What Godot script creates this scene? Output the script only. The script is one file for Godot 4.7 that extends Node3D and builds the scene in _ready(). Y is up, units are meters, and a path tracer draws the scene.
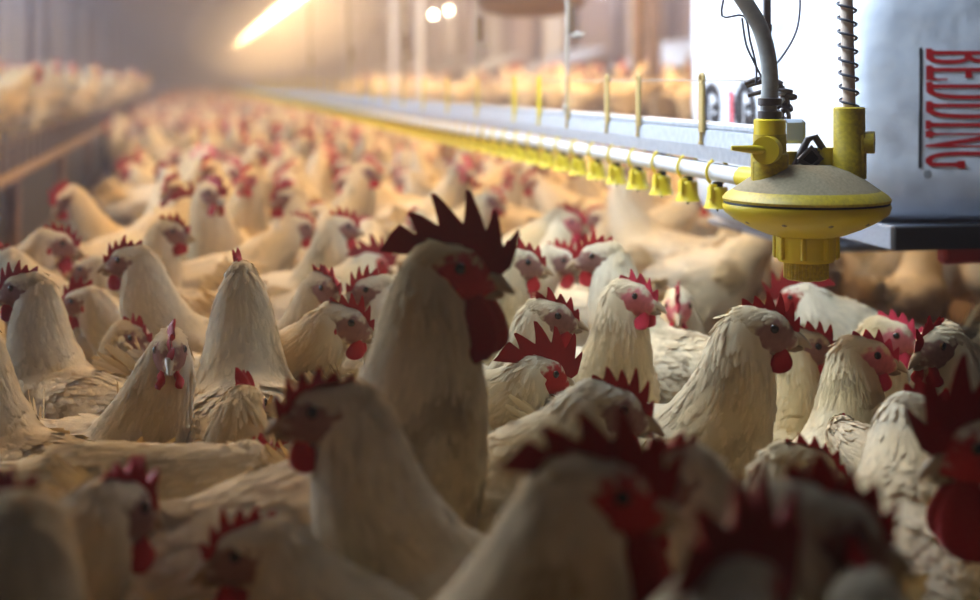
extends Node3D
# A long poultry house: hens on litter, drinker line with pressure regulator, bedding bags on a trolley.
# The house runs along -z; x is across it, the camera looks down it and a little to the right.

const F := 1400.0          # focal length in pixels of the 980 x 600 frame
const EYE := 0.68          # height of the lens
const HORIZON := 82.0      # its row in the frame
const YAW := 0.2111        # atan(300 / 1400): the house's far end lies left of the middle

# a point seen at a pixel, at a given depth along the view
func spot(px: float, py: float, d: float) -> Vector3:
	var x := (px - 490.0) / F * d
	return Vector3(x * cos(YAW) + d * sin(YAW), EYE - (py - HORIZON) / F * d, -(d * cos(YAW) - x * sin(YAW)))

# ---------------------------------------------------------------- helpers
class Geo:
	var v := PackedVector3Array()
	var n := PackedVector3Array()
	var c := PackedColorArray()
	var i := PackedInt32Array()
	func put(p: Vector3, nn: Vector3, col := Color.WHITE) -> int:
		v.append(p); n.append(nn); c.append(col)
		return v.size() - 1
	func tri(a: int, b: int, d: int) -> void:
		i.append(a); i.append(b); i.append(d)
	func quad(a: int, b: int, d: int, e: int) -> void:
		tri(a, b, d); tri(a, d, e)
	func join(o: Geo, t := Transform3D()) -> void:
		var first := v.size()
		for k in o.v.size():
			v.append(t * o.v[k]); n.append((t.basis * o.n[k]).normalized())
		c.append_array(o.c)
		for k in o.i:
			i.append(k + first)
	func arrays() -> Array:
		# front faces run clockwise: turn each triangle to agree with its normals
		for k in range(0, i.size(), 3):
			var p := v[i[k]]
			if (v[i[k + 2]] - p).cross(v[i[k + 1]] - p).dot(n[i[k]] + n[i[k + 1]] + n[i[k + 2]]) < 0.0:
				var q := i[k + 1]
				i[k + 1] = i[k + 2]
				i[k + 2] = q
		var a := []
		a.resize(Mesh.ARRAY_MAX)
		a[Mesh.ARRAY_VERTEX] = v
		a[Mesh.ARRAY_NORMAL] = n
		a[Mesh.ARRAY_COLOR] = c
		a[Mesh.ARRAY_INDEX] = i
		return a
	func mesh(m: Material) -> ArrayMesh:
		var am := ArrayMesh.new()
		am.add_surface_from_arrays(Mesh.PRIMITIVE_TRIANGLES, arrays())
		am.surface_set_material(0, m)
		return am

var M := {}
var taken := {}

func material(col: Color, rough := 0.8, metal := 0.0) -> StandardMaterial3D:
	var m := StandardMaterial3D.new()
	m.albedo_color = col
	m.roughness = rough
	m.metallic = metal
	return m

func numbered(called: String) -> String:
	var k: int = taken.get(called, 0)
	taken[called] = k + 1
	return called if k == 0 else "%s_%03d" % [called, k]

func tag(o: Node, label: String, category: String, group := "", kind := "") -> void:
	if label: o.set_meta("label", label)
	if category: o.set_meta("category", category)
	if group: o.set_meta("group", group)
	if kind: o.set_meta("kind", kind)

func thing(called: String, label: String, category: String, at := Vector3.ZERO, turn := 0.0, group := "") -> Node3D:
	var o := Node3D.new()
	o.name = numbered(called)
	add_child(o)
	o.position = at
	o.rotation.y = turn
	tag(o, label, category, group)
	return o

func part(called: String, m: Mesh, parent: Node, at := Vector3.ZERO, label := "") -> MeshInstance3D:
	var o := MeshInstance3D.new()
	o.name = called if parent != self else numbered(called)
	o.mesh = m
	o.position = at
	parent.add_child(o, true)
	if label: o.set_meta("label", label)
	return o

func structure(called: String, m: Mesh, at := Vector3.ZERO) -> MeshInstance3D:
	var o := part(called, m, self, at)
	o.set_meta("kind", "structure")
	return o

# a box with chamfered edges, centred on p
func box(g: Geo, p: Vector3, s: Vector3, bev := 0.0, col := Color.WHITE) -> void:
	var h := s / 2.0
	bev = minf(bev, minf(h.x, minf(h.y, h.z)) * 0.9)
	var ax := [Vector3.RIGHT, Vector3.UP, Vector3.BACK]
	for k in 3:
		for sg in [-1.0, 1.0]:
			var n: Vector3 = ax[k] * sg
			var u: Vector3 = ax[(k + 1) % 3]
			var w: Vector3 = ax[(k + 2) % 3]
			var hu: float = h[(k + 1) % 3] - bev
			var hw: float = h[(k + 2) % 3] - bev
			var c := p + n * h[k]
			var q := []
			for e in [[-1, -1], [1, -1], [1, 1], [-1, 1]]:
				q.append(g.put(c + u * hu * e[0] + w * hw * e[1], n, col))
			g.quad(q[0], q[1], q[2], q[3])
	if bev <= 0.0:
		return
	for k in 3:
		var a: Vector3 = ax[k]
		var u: Vector3 = ax[(k + 1) % 3]
		var w: Vector3 = ax[(k + 2) % 3]
		for su in [-1.0, 1.0]:
			for sw in [-1.0, 1.0]:
				var n: Vector3 = (u * su + w * sw).normalized()
				var e1: Vector3 = p + u * su * h[(k + 1) % 3] + w * sw * (h[(k + 2) % 3] - bev)
				var e2: Vector3 = p + u * su * (h[(k + 1) % 3] - bev) + w * sw * h[(k + 2) % 3]
				var l: Vector3 = a * (h[k] - bev)
				g.quad(g.put(e1 - l, n, col), g.put(e2 - l, n, col), g.put(e2 + l, n, col), g.put(e1 + l, n, col))

func box_mesh(s: Vector3, m: Material, bev := 0.0) -> ArrayMesh:
	var g := Geo.new()
	box(g, Vector3.ZERO, s, bev)
	return g.mesh(m)

# a tube along points; r is a number or an array of radii; flat squeezes it sideways
func tube(g: Geo, pts: Array, r: Variant, sides := 8, col := Color.WHITE, caps := true, flat := 1.0) -> void:
	var prev := []
	var side := Vector3.ZERO
	var np := pts.size()
	for k in np:
		var d: Vector3 = (pts[mini(k + 1, np - 1)] - pts[maxi(k - 1, 0)]).normalized()
		if k == 0:
			side = d.cross(Vector3.UP if absf(d.y) < 0.9 else Vector3.RIGHT).normalized()
		else:
			side = (side - d * side.dot(d)).normalized()
		var up := side.cross(d)
		var rr: float = r[k] if r is Array else r
		var ring := []
		for j in sides:
			var a := TAU * j / sides
			var nn := side * cos(a) * flat + up * sin(a)
			ring.append(g.put(pts[k] + nn * rr, (side * cos(a) + up * sin(a) * flat).normalized(), col))
		if k > 0:
			for j in sides:
				g.quad(prev[j], prev[(j + 1) % sides], ring[(j + 1) % sides], ring[j])
		if caps and (k == 0 or k == np - 1):
			var n: Vector3 = -d if k == 0 else d
			var m := g.put(pts[k], n, col)
			var q := []
			for j in sides:
				q.append(g.put(g.v[ring[j]], n, col))
			for j in sides:
				g.tri(m, q[j], q[(j + 1) % sides])
		prev = ring

# profile: [radius, height] pairs turned round the y axis
func lathe(g: Geo, prof: Array, sides := 32, at := Vector3.ZERO, col := Color.WHITE) -> void:
	for k in prof.size() - 1:
		var a: Vector2 = Vector2(prof[k][0], prof[k][1])
		var b: Vector2 = Vector2(prof[k + 1][0], prof[k + 1][1])
		if a.is_equal_approx(b):
			continue
		var nn := Vector2(b.y - a.y, a.x - b.x).normalized()
		var na := nn
		var nb := nn
		if k > 0:
			var z := Vector2(prof[k - 1][0], prof[k - 1][1])
			var o := Vector2(a.y - z.y, z.x - a.x).normalized()
			if o.dot(nn) > 0.7: na = (o + nn).normalized()
		if k < prof.size() - 2:
			var z := Vector2(prof[k + 2][0], prof[k + 2][1])
			var o := Vector2(z.y - b.y, b.x - z.x).normalized()
			if o.dot(nn) > 0.7: nb = (o + nn).normalized()
		var first := g.v.size()
		for j in sides + 1:
			var t := TAU * j / sides
			g.put(at + Vector3(a.x * cos(t), a.y, a.x * sin(t)), Vector3(na.x * cos(t), na.y, na.x * sin(t)), col)
			g.put(at + Vector3(b.x * cos(t), b.y, b.x * sin(t)), Vector3(nb.x * cos(t), nb.y, nb.x * sin(t)), col)
		for j in sides:
			g.quad(first + 2 * j, first + 2 * j + 1, first + 2 * j + 3, first + 2 * j + 2)

# an ellipsoid
func ball(g: Geo, p: Vector3, r: Vector3, rows := 8, cols := 12, col := Color.WHITE, turn := Basis()) -> void:
	var first := g.v.size()
	for a in rows + 1:
		var th := PI * a / rows
		for b in cols + 1:
			var ph := TAU * b / cols
			var d := Vector3(sin(th) * cos(ph), cos(th), sin(th) * sin(ph))
			g.put(p + turn * (d * r), (turn * (d / r)).normalized(), col)
	for a in rows:
		for b in cols:
			var k := first + a * (cols + 1) + b
			g.quad(k, k + 1, k + cols + 2, k + cols + 1)

# ---------------------------------------------------------------- soft joined bones, meshed as surface nets
# bone: [a, b, radius a, radius b, sideways scale, where its feathers point, kind of feather]
func blob(bones: Array, cell: float, k: float) -> Array:
	var lo := Vector3(9, 9, 9)
	var hi := -lo
	for b in bones:
		var r: float = maxf(b[2], b[3]) * maxf(1.0, b[4]) + 0.022
		for e in [b[0], b[1]]:
			lo = lo.min(e - Vector3(r, r, r))
			hi = hi.max(e + Vector3(r, r, r))
	var nx := int((hi.x - lo.x) / cell) + 2
	var ny := int((hi.y - lo.y) / cell) + 2
	var nz := int((hi.z - lo.z) / cell) + 2
	var s := PackedFloat32Array()
	s.resize(nx * ny * nz)
	var reach := 3.2 / k
	for b in bones:
		var ra: float = b[2]
		var dr: float = b[3] - ra
		var isz: float = 1.0 / b[4]
		var a: Vector3 = b[0]
		var ab: Vector3 = b[1] - a
		ab.z *= isz
		var inv := 1.0 / maxf(ab.length_squared(), 1e-9)
		var r := maxf(ra, ra + dr) + reach
		var rz := r * maxf(1.0, b[4])
		var p0: Vector3 = (b[0].min(b[1]) - Vector3(r, r, rz) - lo) / cell
		var p1: Vector3 = (b[0].max(b[1]) + Vector3(r, r, rz) - lo) / cell
		var x0 := maxi(0, int(p0.x))
		var x1 := mini(nx - 1, int(p1.x) + 1)
		for z in range(maxi(0, int(p0.z)), mini(nz - 1, int(p1.z) + 1) + 1):
			var dz := (lo.z + z * cell - a.z) * isz
			for y in range(maxi(0, int(p0.y)), mini(ny - 1, int(p1.y) + 1) + 1):
				var dy := lo.y + y * cell - a.y
				var at := (z * ny + y) * nx
				var part1 := dy * ab.y + dz * ab.z
				for x in range(x0, x1 + 1):
					var dx := lo.x + x * cell - a.x
					var t := clampf((dx * ab.x + part1) * inv, 0.0, 1.0)
					var ex := dx - ab.x * t
					var ey := dy - ab.y * t
					var ez := dz - ab.z * t
					var d := sqrt(ex * ex + ey * ey + ez * ez) - ra - dr * t
					if d < reach:
						s[at + x] += exp(-k * d)
	var inside := PackedByteArray()
	inside.resize(s.size())
	for q in s.size():
		if s[q] >= 1.0:
			inside[q] = 1
	var V := PackedVector3Array()
	var I := PackedInt32Array()
	var id := PackedInt32Array()
	id.resize(s.size())
	var sy := nx
	var sz := nx * ny
	var off := [0, 1, sy, sy + 1, sz, sz + 1, sz + sy, sz + sy + 1]
	var edges := [[0, 1], [2, 3], [4, 5], [6, 7], [0, 2], [1, 3], [4, 6], [5, 7], [0, 4], [1, 5], [2, 6], [3, 7]]
	var N := PackedVector3Array()
	for z in nz - 1:
		for y in ny - 1:
			var row := (z * ny + y) * nx
			for x in nx - 1:
				var q := row + x
				var sum := inside[q] + inside[q + 1] + inside[q + sy] + inside[q + sy + 1] + inside[q + sz] + inside[q + sz + 1] + inside[q + sz + sy] + inside[q + sz + sy + 1]
				if sum == 0 or sum == 8:
					continue
				var acc := Vector3.ZERO
				var cnt := 0
				for e in edges:
					var i0: int = q + off[e[0]]
					var i1: int = q + off[e[1]]
					if inside[i0] != inside[i1]:
						var f0 := log(maxf(s[i0], 0.01))
						var f1 := log(maxf(s[i1], 0.01))
						var t := f0 / (f0 - f1)
						var c0 := Vector3(e[0] & 1, (e[0] >> 1) & 1, e[0] >> 2)
						var c1 := Vector3(e[1] & 1, (e[1] >> 1) & 1, e[1] >> 2)
						acc += c0.lerp(c1, t)
						cnt += 1
				id[q] = V.size()
				V.append(lo + (Vector3(x, y, z) + acc / cnt) * cell)
				N.append(Vector3.ZERO)
	var step := [1, sy, sz]
	var dirs := [Vector3.RIGHT, Vector3.UP, Vector3.BACK]
	for z in range(1, nz - 1):
		for y in range(1, ny - 1):
			var row := (z * ny + y) * nx
			for x in range(1, nx - 1):
				var q := row + x
				for k2 in 3:
					if inside[q] == inside[q + step[k2]]:
						continue
					var u: int = step[(k2 + 1) % 3]
					var w: int = step[(k2 + 2) % 3]
					var a: int = id[q]
					var b: int = id[q - u]
					var c: int = id[q - u - w]
					var d: int = id[q - w]
					var out: Vector3 = dirs[k2] if inside[q] else -dirs[k2]
					var fn := (V[c] - V[a]).cross(V[d] - V[b])
					if fn.dot(out) < 0.0:
						fn = -fn
					N[a] += fn; N[b] += fn; N[c] += fn; N[d] += fn
					I.append(a); I.append(b); I.append(c); I.append(a); I.append(c); I.append(d)
	for q in N.size():
		N[q] = N[q].normalized()
	return [V, N, I]

func nearest_bone(bones: Array, p: Vector3) -> Array:
	var best := 9.0
	var found: Array = bones[0]
	for b in bones:
		var a: Vector3 = b[0]
		var ab: Vector3 = b[1] - a
		var t := clampf((p - a).dot(ab) / maxf(ab.length_squared(), 1e-9), 0.0, 1.0)
		var d: float = p.distance_to(a + ab * t) - lerpf(b[2], b[3], t)
		if d < best:
			best = d
			found = b
	return found

# ---------------------------------------------------------------- the birds
var rng := RandomNumberGenerator.new()
var dirt := FastNoiseLite.new()
var ruffle := FastNoiseLite.new()
var birds := {}
var WHITE := Color(0.74, 0.645, 0.465)
var CREAM := Color(0.69, 0.505, 0.235)
var SOIL := Color(0.20, 0.14, 0.085)
# head: where the skull sits; drop: how far the body is let down to the litter; pitch: tilt of the beak
const POSES := {
	"alert": {"head": Vector3(0.135, 0.405, 0), "drop": 0.0, "pitch": -6.0},
	"relaxed": {"head": Vector3(0.175, 0.352, 0), "drop": 0.0, "pitch": -12.0},
	"sit": {"head": Vector3(0.125, 0.315, 0), "drop": 0.085, "pitch": -8.0},
	"low": {"head": Vector3(0.235, 0.262, 0), "drop": 0.02, "pitch": -32.0},
	"tall": {"head": Vector3(0.135, 0.47, 0), "drop": -0.01, "pitch": -4.0},
	"tucked": {"head": Vector3(0.15, 0.365, 0), "drop": 0.02, "pitch": -30.0},
}

func plume_colour(p: Vector3, shade: float) -> Color:
	var d := dirt.get_noise_3d(p.x * 9.0, p.y * 9.0, p.z * 9.0)
	var c := WHITE.lerp(CREAM, clampf(0.42 + dirt.get_noise_3d(p.x * 4.0 + 7.0, p.y * 4.0, p.z * 4.0) * 0.9, 0.0, 1.0))
	c = c.lerp(SOIL, clampf((d - 0.22) * 2.2, 0.0, 0.55))
	return c * shade

func feather(g: Geo, p: Vector3, dir: Vector3, n: Vector3, length: float, wide: float, lift: float, col: Color, pointed := 0.3) -> void:
	var side := dir.cross(n).normalized()
	var rows := [[0.0, 0.5], [0.4, 1.0], [0.78, 0.85], [1.0, pointed]]
	var first := g.v.size()
	for r in rows:
		var t: float = r[0]
		var c := p + dir * length * t + n * (0.001 + lift * t * (0.6 + 0.4 * t))
		for s in [-1.0, 1.0]:
			g.put(c + side * s * wide * 0.5 * r[1] - n * absf(wide) * 0.12, (n + side * s * 0.22 - dir * 0.08).normalized(), col)
	for k in 3:
		g.quad(first + 2 * k, first + 2 * k + 1, first + 2 * k + 3, first + 2 * k + 2)

func head_frame(at: Vector3, yaw: float, pitch: float, big: float) -> Transform3D:
	return Transform3D((Basis(Vector3.UP, deg_to_rad(yaw)) * Basis(Vector3.BACK, deg_to_rad(pitch))).scaled_local(Vector3.ONE * big), at)

# every mesh of one kind of bird: pose, cock or hen, turn of the head, size of the comb, fine or coarse
func bird(pose: String, cock := false, turn := 0.0, comb := 1.0, fine := 1, pale := false) -> Dictionary:
	var key := "%s %s %d %.1f %d %s" % [pose, cock, turn, comb, fine, pale]
	if birds.has(key):
		return birds[key]
	rng.seed = hash(key)
	var o: Dictionary = POSES[pose]
	var hd: Vector3 = o.head
	var drop: float = o.drop
	var hf := head_frame(hd, turn, o.pitch, 1.32 if cock else 1.36)
	var dn := Vector3(0, -drop, 0)
	# --- trunk, neck, wings, thighs
	var B := []
	var back := Vector3(-0.94, -0.25, 0)
	var bulk := 1.08 if cock else 1.0
	var mid := Vector3(-0.02, 0.212, 0) + dn
	var rump := Vector3(-0.105, 0.225, 0) + dn
	var breast := Vector3(0.07, 0.215, 0) + dn
	B.append([rump, mid, 0.050 * bulk, 0.080 * bulk, 1.0, back, 2])
	B.append([mid, breast, 0.080 * bulk, 0.070 * bulk, 1.0, Vector3(-0.8, -0.5, 0), 3])
	B.append([Vector3(-0.06, 0.16, 0) + dn, Vector3(0.05, 0.165, 0) + dn, 0.048, 0.05, 1.15, Vector3(-0.8, -0.6, 0), 3])
	B.append([Vector3(-0.11, 0.245, 0) + dn, Vector3(-0.165, 0.285, 0) + dn, 0.038, 0.014, 0.9, Vector3(-0.8, 0.5, 0), 2])
	for s in [-1.0, 1.0]:
		B.append([Vector3(0.055, 0.245, 0.062 * s) + dn, Vector3(-0.12, 0.235, 0.05 * s) + dn, 0.030, 0.016, 0.75, Vector3(-0.97, -0.12, 0), 4])
		B.append([Vector3(-0.02, 0.15, 0.05 * s) + dn, Vector3(0.0, maxf(0.09, 0.03 + drop) if drop < 0.05 else 0.11, 0.05 * s) + dn, 0.036, 0.014, 1.0, Vector3(-0.3, -1, 0), 3])
	var p0 := Vector3(0.062, 0.245, 0) + dn
	var c1 := p0 + Vector3(0.05, 0.075, 0) * clampf((hd.y - p0.y) / 0.16, 0.35, 1.2)
	var away := hf.basis.orthonormalized() * Vector3(-0.45, -0.9, 0)
	var c2 := hd + (away * 0.4 + Vector3(-0.34, -0.9, 0) * 0.6).normalized() * (0.055 if pose != "low" else 0.05) + (Vector3(-0.04, 0.03, 0) if pose == "low" else Vector3.ZERO)
	var neck := []
	for k in 6:
		var t := k / 5.0
		neck.append(p0.bezier_interpolate(c1, c2, hd + hf.basis * Vector3(-0.015, -0.004, 0), t))
	var rads := [0.062, 0.051, 0.039, 0.031, 0.0265, 0.0225]
	for k in 5:
		var f: Vector3 = (neck[k] - neck[k + 1]).normalized()
		var fat := [1.22, 1.26, 1.26, 1.2, 1.1, 1.02]
		if not cock: fat = [1.0, 1.0, 1.0, 1.0, 1.0, 1.0]
		B.append([neck[k], neck[k + 1], rads[k] * fat[k], rads[k + 1] * fat[k + 1], 0.95, f, 1 if k > 0 else 3])
	var cell := 0.0075 if fine == 2 else (0.010 if fine == 1 else 0.016)
	var net := blob(B, cell, 85.0)
	var g := Geo.new()
	var V: PackedVector3Array = net[0]
	var N: PackedVector3Array = net[1]
	for q in V.size():
		var p := V[q]
		p += N[q] * ruffle.get_noise_3d(p.x * 60.0, p.y * 60.0, p.z * 60.0) * 0.004
		g.put(p, N[q], plume_colour(p, 0.96))
	g.i = net[2]
	# --- feathers laid over the skin
	var count: int = [300, 1300, 5200][fine]
	var big := 1.0 if fine == 2 else (1.45 if fine == 1 else 2.2)
	for q in count:
		var k := rng.randi() % V.size()
		var p := V[k]
		var b: Array = nearest_bone(B, p)
		var n := N[k]
		if p.y < 0.12 - drop:
			continue
		var flow: Vector3 = b[5] + Vector3(0, 0, signf(p.z) * 0.05)
		flow += Vector3(rng.randf_range(-1, 1), rng.randf_range(-1, 1), rng.randf_range(-1, 1)) * (0.14 if int(b[6]) == 1 else 0.24)
		flow = flow - n * flow.dot(n)
		if flow.length() < 0.15:
			continue
		flow = flow.normalized()
		var shade := rng.randf_range(0.86, 1.06)
		var col := plume_colour(p, shade)
		match int(b[6]):
			1:
				if p.distance_to(hd) > 0.034:
					feather(g, p, flow, n, rng.randf_range(0.013, 0.024) * big, 0.0055 * big, rng.randf_range(-0.0005, 0.0010), col, 0.25)
			2: feather(g, p, flow, n, rng.randf_range(0.018, 0.034) * big, 0.0135 * big, rng.randf_range(0.0, 0.0045), col, 0.5)
			3: feather(g, p, flow, n, rng.randf_range(0.014, 0.024) * big, 0.0095 * big, rng.randf_range(0.0, 0.0022), col, 0.4)
			4: feather(g, p, flow, n, rng.randf_range(0.022, 0.042) * big, 0.0125 * big, rng.randf_range(0.0, 0.0028), col, 0.45)
	# --- head, on a finer grid, in the head's own frame
	var skin := Color(0.42, 0.035, 0.03) if cock else (Color(0.58, 0.17, 0.17) if pale else Color(0.30, 0.155, 0.125))
	var inv := hf.affine_inverse()
	var nk: Vector3 = inv * Vector3(neck[4])
	var nk3: Vector3 = inv * Vector3(neck[3])
	var H := []
	H.append([Vector3(-0.012, 0.002, 0), Vector3(0.010, 0.001, 0), 0.0165, 0.0150, 0.88, Vector3.ZERO, 0])
	H.append([Vector3(0.010, -0.001, 0), Vector3(0.028, -0.006, 0), 0.0125, 0.0068, 0.82, Vector3.ZERO, 0])
	H.append([Vector3(-0.0085, -0.003, 0), nk, 0.0155, 0.0195, 0.95, Vector3.ZERO, 0])
	H.append([nk, nk3, 0.0195, 0.0225, 0.95, Vector3.ZERO, 0])
	H.append([Vector3(0.004, -0.011, 0), Vector3(0.018, -0.012, 0), 0.009, 0.006, 1.2, Vector3.ZERO, 0])
	var hn := blob(H, 0.0021 if fine == 2 else (0.0034 if fine == 1 else 0.007), 300.0)
	var tufts := []
	var first := g.v.size()
	for q in hn[0].size():
		var p: Vector3 = hn[0][q]
		var nn: Vector3 = hn[1][q]
		# bare face round the eye, bordered raggedly by feathers
		var e := Vector2((p.x - 0.013) / 0.021, (p.y + 0.004) / (0.0175 if cock else 0.0145)).length() + dirt.get_noise_3d(p.x * 110, p.y * 110, p.z * 110) * 0.55
		var face := smoothstep(1.12, 0.75, e)
		var col := plume_colour(hf * p, 0.98).lerp(skin * (1.0 + 0.25 * dirt.get_noise_3d(p.x * 160, p.y * 160, p.z * 160)), face)
		if cock and p.y < -0.004 and p.x > -0.012 and p.y > -0.034:
			col = col.lerp(skin, 0.8)
		g.put(hf * p, (hf.basis * nn).normalized(), col)
		if face < 0.05 and fine > 0 and p.x < 0.012 and rng.randf() < (0.16 if fine == 2 else 0.3):
			var nb := (hf.basis * nn).normalized()
			var fl := hf.basis.orthonormalized() * Vector3(-0.8, -0.25, 0) + Vector3(rng.randf_range(-0.2, 0.2), -0.35, rng.randf_range(-0.2, 0.2))
			fl = (fl - nb * fl.dot(nb)).normalized()
			tufts.append([hf * p, fl, nb, col * rng.randf_range(0.92, 1.05)])
	for q in hn[2]:
		g.i.append(q + first)
	for q in tufts:
		feather(g, q[0], q[1], q[2], rng.randf_range(0.007, 0.012), 0.004, rng.randf_range(-0.0004, 0.0008), q[3], 0.25)
	# --- shanks and toes
	if drop < 0.05:
		var yl := Color(0.55, 0.36, 0.12)
		for s in [-1.0, 1.0]:
			var a := Vector3(0.0, 0.105 - drop, 0.05 * s)
			tube(g, [a, Vector3(-0.012, 0.06, 0.05 * s), Vector3(-0.005, 0.012, 0.05 * s)], [0.011, 0.0075, 0.007], 6, yl)
			for t in [-0.55, 0.0, 0.55]:
				tube(g, [Vector3(-0.005, 0.012, 0.05 * s), Vector3(0.025 * cos(t), 0.009, 0.05 * s + 0.03 * sin(t)), Vector3(0.058 * cos(t), 0.003, 0.05 * s + 0.058 * sin(t))], [0.0065, 0.0055, 0.003], 5, yl)
			tube(g, [Vector3(-0.005, 0.012, 0.05 * s), Vector3(-0.035, 0.003, 0.05 * s)], [0.006, 0.003], 5, yl)
	var out := {"head": hd, "body": g}
	# --- tail: a fan of long feathers
	var tg := Geo.new()
	var root := Vector3(-0.142, 0.262, 0) + dn
	for k in 100:
		var a := rng.randf_range(-1.0, 1.0)
		var lay := rng.randf()
		var d := Vector3(-0.85 + 0.3 * lay, 0.30 + 0.42 * lay - 0.22 * absf(a), a * 0.42).normalized()
		d = (d + Vector3(rng.randf_range(-0.16, 0.16), rng.randf_range(-0.16, 0.16), rng.randf_range(-0.1, 0.1))).normalized()
		var want := Vector3(0.5, 0.7, 0.9 * signf(a))
		var n := (want - d * d.dot(want)).normalized()
		feather(tg, root + Vector3(0.035 * lay - 0.015, 0.020 * lay - 0.018, a * 0.030), d, n, rng.randf_range(0.040, 0.072) * (1.35 if cock else 1.0), rng.randf_range(0.007, 0.012), rng.randf_range(-0.006, 0.010), plume_colour(root + d * 0.1, rng.randf_range(0.9, 1.03)), 0.4)
	out.tail = tg
	# --- comb: a fleshy blade with points, standing on the skull
	var cg := Geo.new()
	var pts := 6 if cock else (5 + rng.randi() % 2)
	var tall := (0.046 if cock else 0.022) * comb
	var a0 := Vector3(0.034, -0.0005, 0)
	var a1 := Vector3(0.016, 0.023, 0)
	var a2 := Vector3(-0.036, 0.007, 0) if cock else Vector3(-0.017, 0.016, 0)
	var cols := pts * 8
	var lean := rng.randf_range(-0.25, 0.25) if cock else rng.randf_range(-0.6, 0.6)
	var rows := 5
	var points := []
	for k in pts + 1:
		points.append(rng.randf_range(0.75, 1.1) if cock else rng.randf_range(0.55, 1.15))
	for s in [-1.0, 1.0]:
		var f0 := cg.v.size()
		for k in cols + 1:
			var u := float(k) / cols
			var b := a0.lerp(a1, u).lerp(a1.lerp(a2, u), u)
			var fr := fposmod(u * pts, 1.0)
			var tri := fr / 0.58 if fr < 0.58 else (1.0 - fr) / 0.42
			var env := pow(sin(PI * clampf(u * 0.84 + 0.10, 0.0, 1.0)), 0.5)
			var peak: float = points[int(minf(u * pts, pts - 0.001))]
			var hgt := tall * env * ((0.46 + 0.56 * peak * pow(tri, 1.35)) if cock else (0.34 + 0.66 * peak * pow(tri, 1.1)))
			var ang := lerpf(46.0 if cock else 60.0, 152.0 if cock else 116.0, u) + 9.0 * tri
			if cock and u > 0.84:
				hgt = tall * (0.62 - 0.9 * (u - 0.84))
				ang += (u - 0.84) * 190.0
			var d := Vector3(cos(deg_to_rad(ang)), sin(deg_to_rad(ang)), 0)
			for r in rows + 1:
				var w := float(r) / rows
				var th := (0.0042 if cock else 0.0033) * (1.0 - 0.85 * w) * minf(1.0, 4.0 * minf(u, 1.0 - u) + 0.2)
				var bend := lean * tall * w * w * 0.5 + 0.002 * sin(u * 19.0 + w * 3.0) * w
				var p := b + d * (hgt * w - 0.004) + Vector3(0, 0, th * s + bend)
				cg.put(hf * p, (hf.basis * Vector3(0.0, 0.25, s)).normalized(), Color.WHITE * (0.9 + 0.2 * rng.randf()))
		for k in cols:
			for r in rows:
				var q := f0 + k * (rows + 1) + r
				cg.quad(q, q + 1, q + rows + 2, q + rows + 1)
	out.comb = cg
	# --- wattles, ear lobes, eyes, beak
	var wl := (0.046 if cock else 0.021) * (0.7 + 0.3 * comb)
	var ww := (0.022 if cock else 0.0105)
	for s in [-1.0, 1.0]:
		var wg := Geo.new()
		var f0 := wg.v.size()
		for a in 11:
			var th := PI * a / 10.0
			for b in 13:
				var ph := TAU * b / 12.0
				var t := (1.0 - cos(th)) * 0.5
				var full := sin(th) * (0.55 + 0.65 * t)
				var p := Vector3(ww * full * cos(ph) - 0.004 * t, -wl * t, 0.0042 * full * sin(ph) + 0.0012 * sin(8.0 * t + 3.0 * cos(ph)))
				var nn := Vector3(cos(ph) * 0.5, -cos(th) * 0.3, sin(ph) * 1.2).normalized()
				var tilt := Basis(Vector3.RIGHT, -0.22 * s) * Basis(Vector3.BACK, -deg_to_rad(o.pitch) * 0.8)
				wg.put(hf * (Vector3(0.021, -0.0125, 0.006 * s) + tilt * p), (hf.basis * (tilt * nn)).normalized(), Color.WHITE)
		for a in 10:
			for b in 12:
				var q := f0 + a * 13 + b
				wg.quad(q, q + 1, q + 14, q + 13)
		out["wattle%d" % int(s)] = wg
		var lg := Geo.new()
		ball(lg, hf * Vector3(-0.006, -0.010, 0.0148 * s), Vector3(0.0052, 0.0075 if not cock else 0.011, 0.0025), 6, 8, Color.WHITE, hf.basis)
		out["lobe%d" % int(s)] = lg
		var eg := Geo.new()
		var ec := Vector3(0.0105, 0.0035, 0.0118 * s)
		for a in 9:
			var th := PI * a / 8.0
			for b in 13:
				var ph := TAU * b / 12.0
				var d := Vector3(sin(th) * cos(ph), sin(th) * sin(ph), cos(th) * s)
				var col := Color(0.01, 0.008, 0.006) if th < 0.95 else (Color(0.16, 0.06, 0.015) if th < 1.3 else Color(0.05, 0.03, 0.02))
				eg.put(hf * (ec + d * 0.0044), (hf.basis * d).normalized(), col)
		for a in 8:
			for b in 12:
				var q := a * 13 + b
				eg.quad(q, q + 1, q + 14, q + 13)
		out["eye%d" % int(s)] = eg
	var bg := Geo.new()
	var horn := Color(0.42, 0.30, 0.17)
	var up := []
	for k in 6:
		var t := k / 5.0
		up.append(hf * Vector3(0.024 + 0.021 * t, -0.0035 + 0.001 * t - 0.0085 * t * t, 0))
	tube(bg, up, [0.0098, 0.0092, 0.0080, 0.0062, 0.0040, 0.0012], 8, horn, true, 0.75)
	tube(bg, [hf * Vector3(0.022, -0.0105, 0), hf * Vector3(0.032, -0.0122, 0), hf * Vector3(0.038, -0.0125, 0)], [0.0074, 0.0056, 0.0016], 8, horn * 0.8, true, 0.9)
	out.beak = bg
	var fleshy: Material = M.cock_flesh if cock else (M.pink_flesh if pale else M.hen_flesh)
	var meshes := {"head": hd, "flesh": fleshy}
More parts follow.
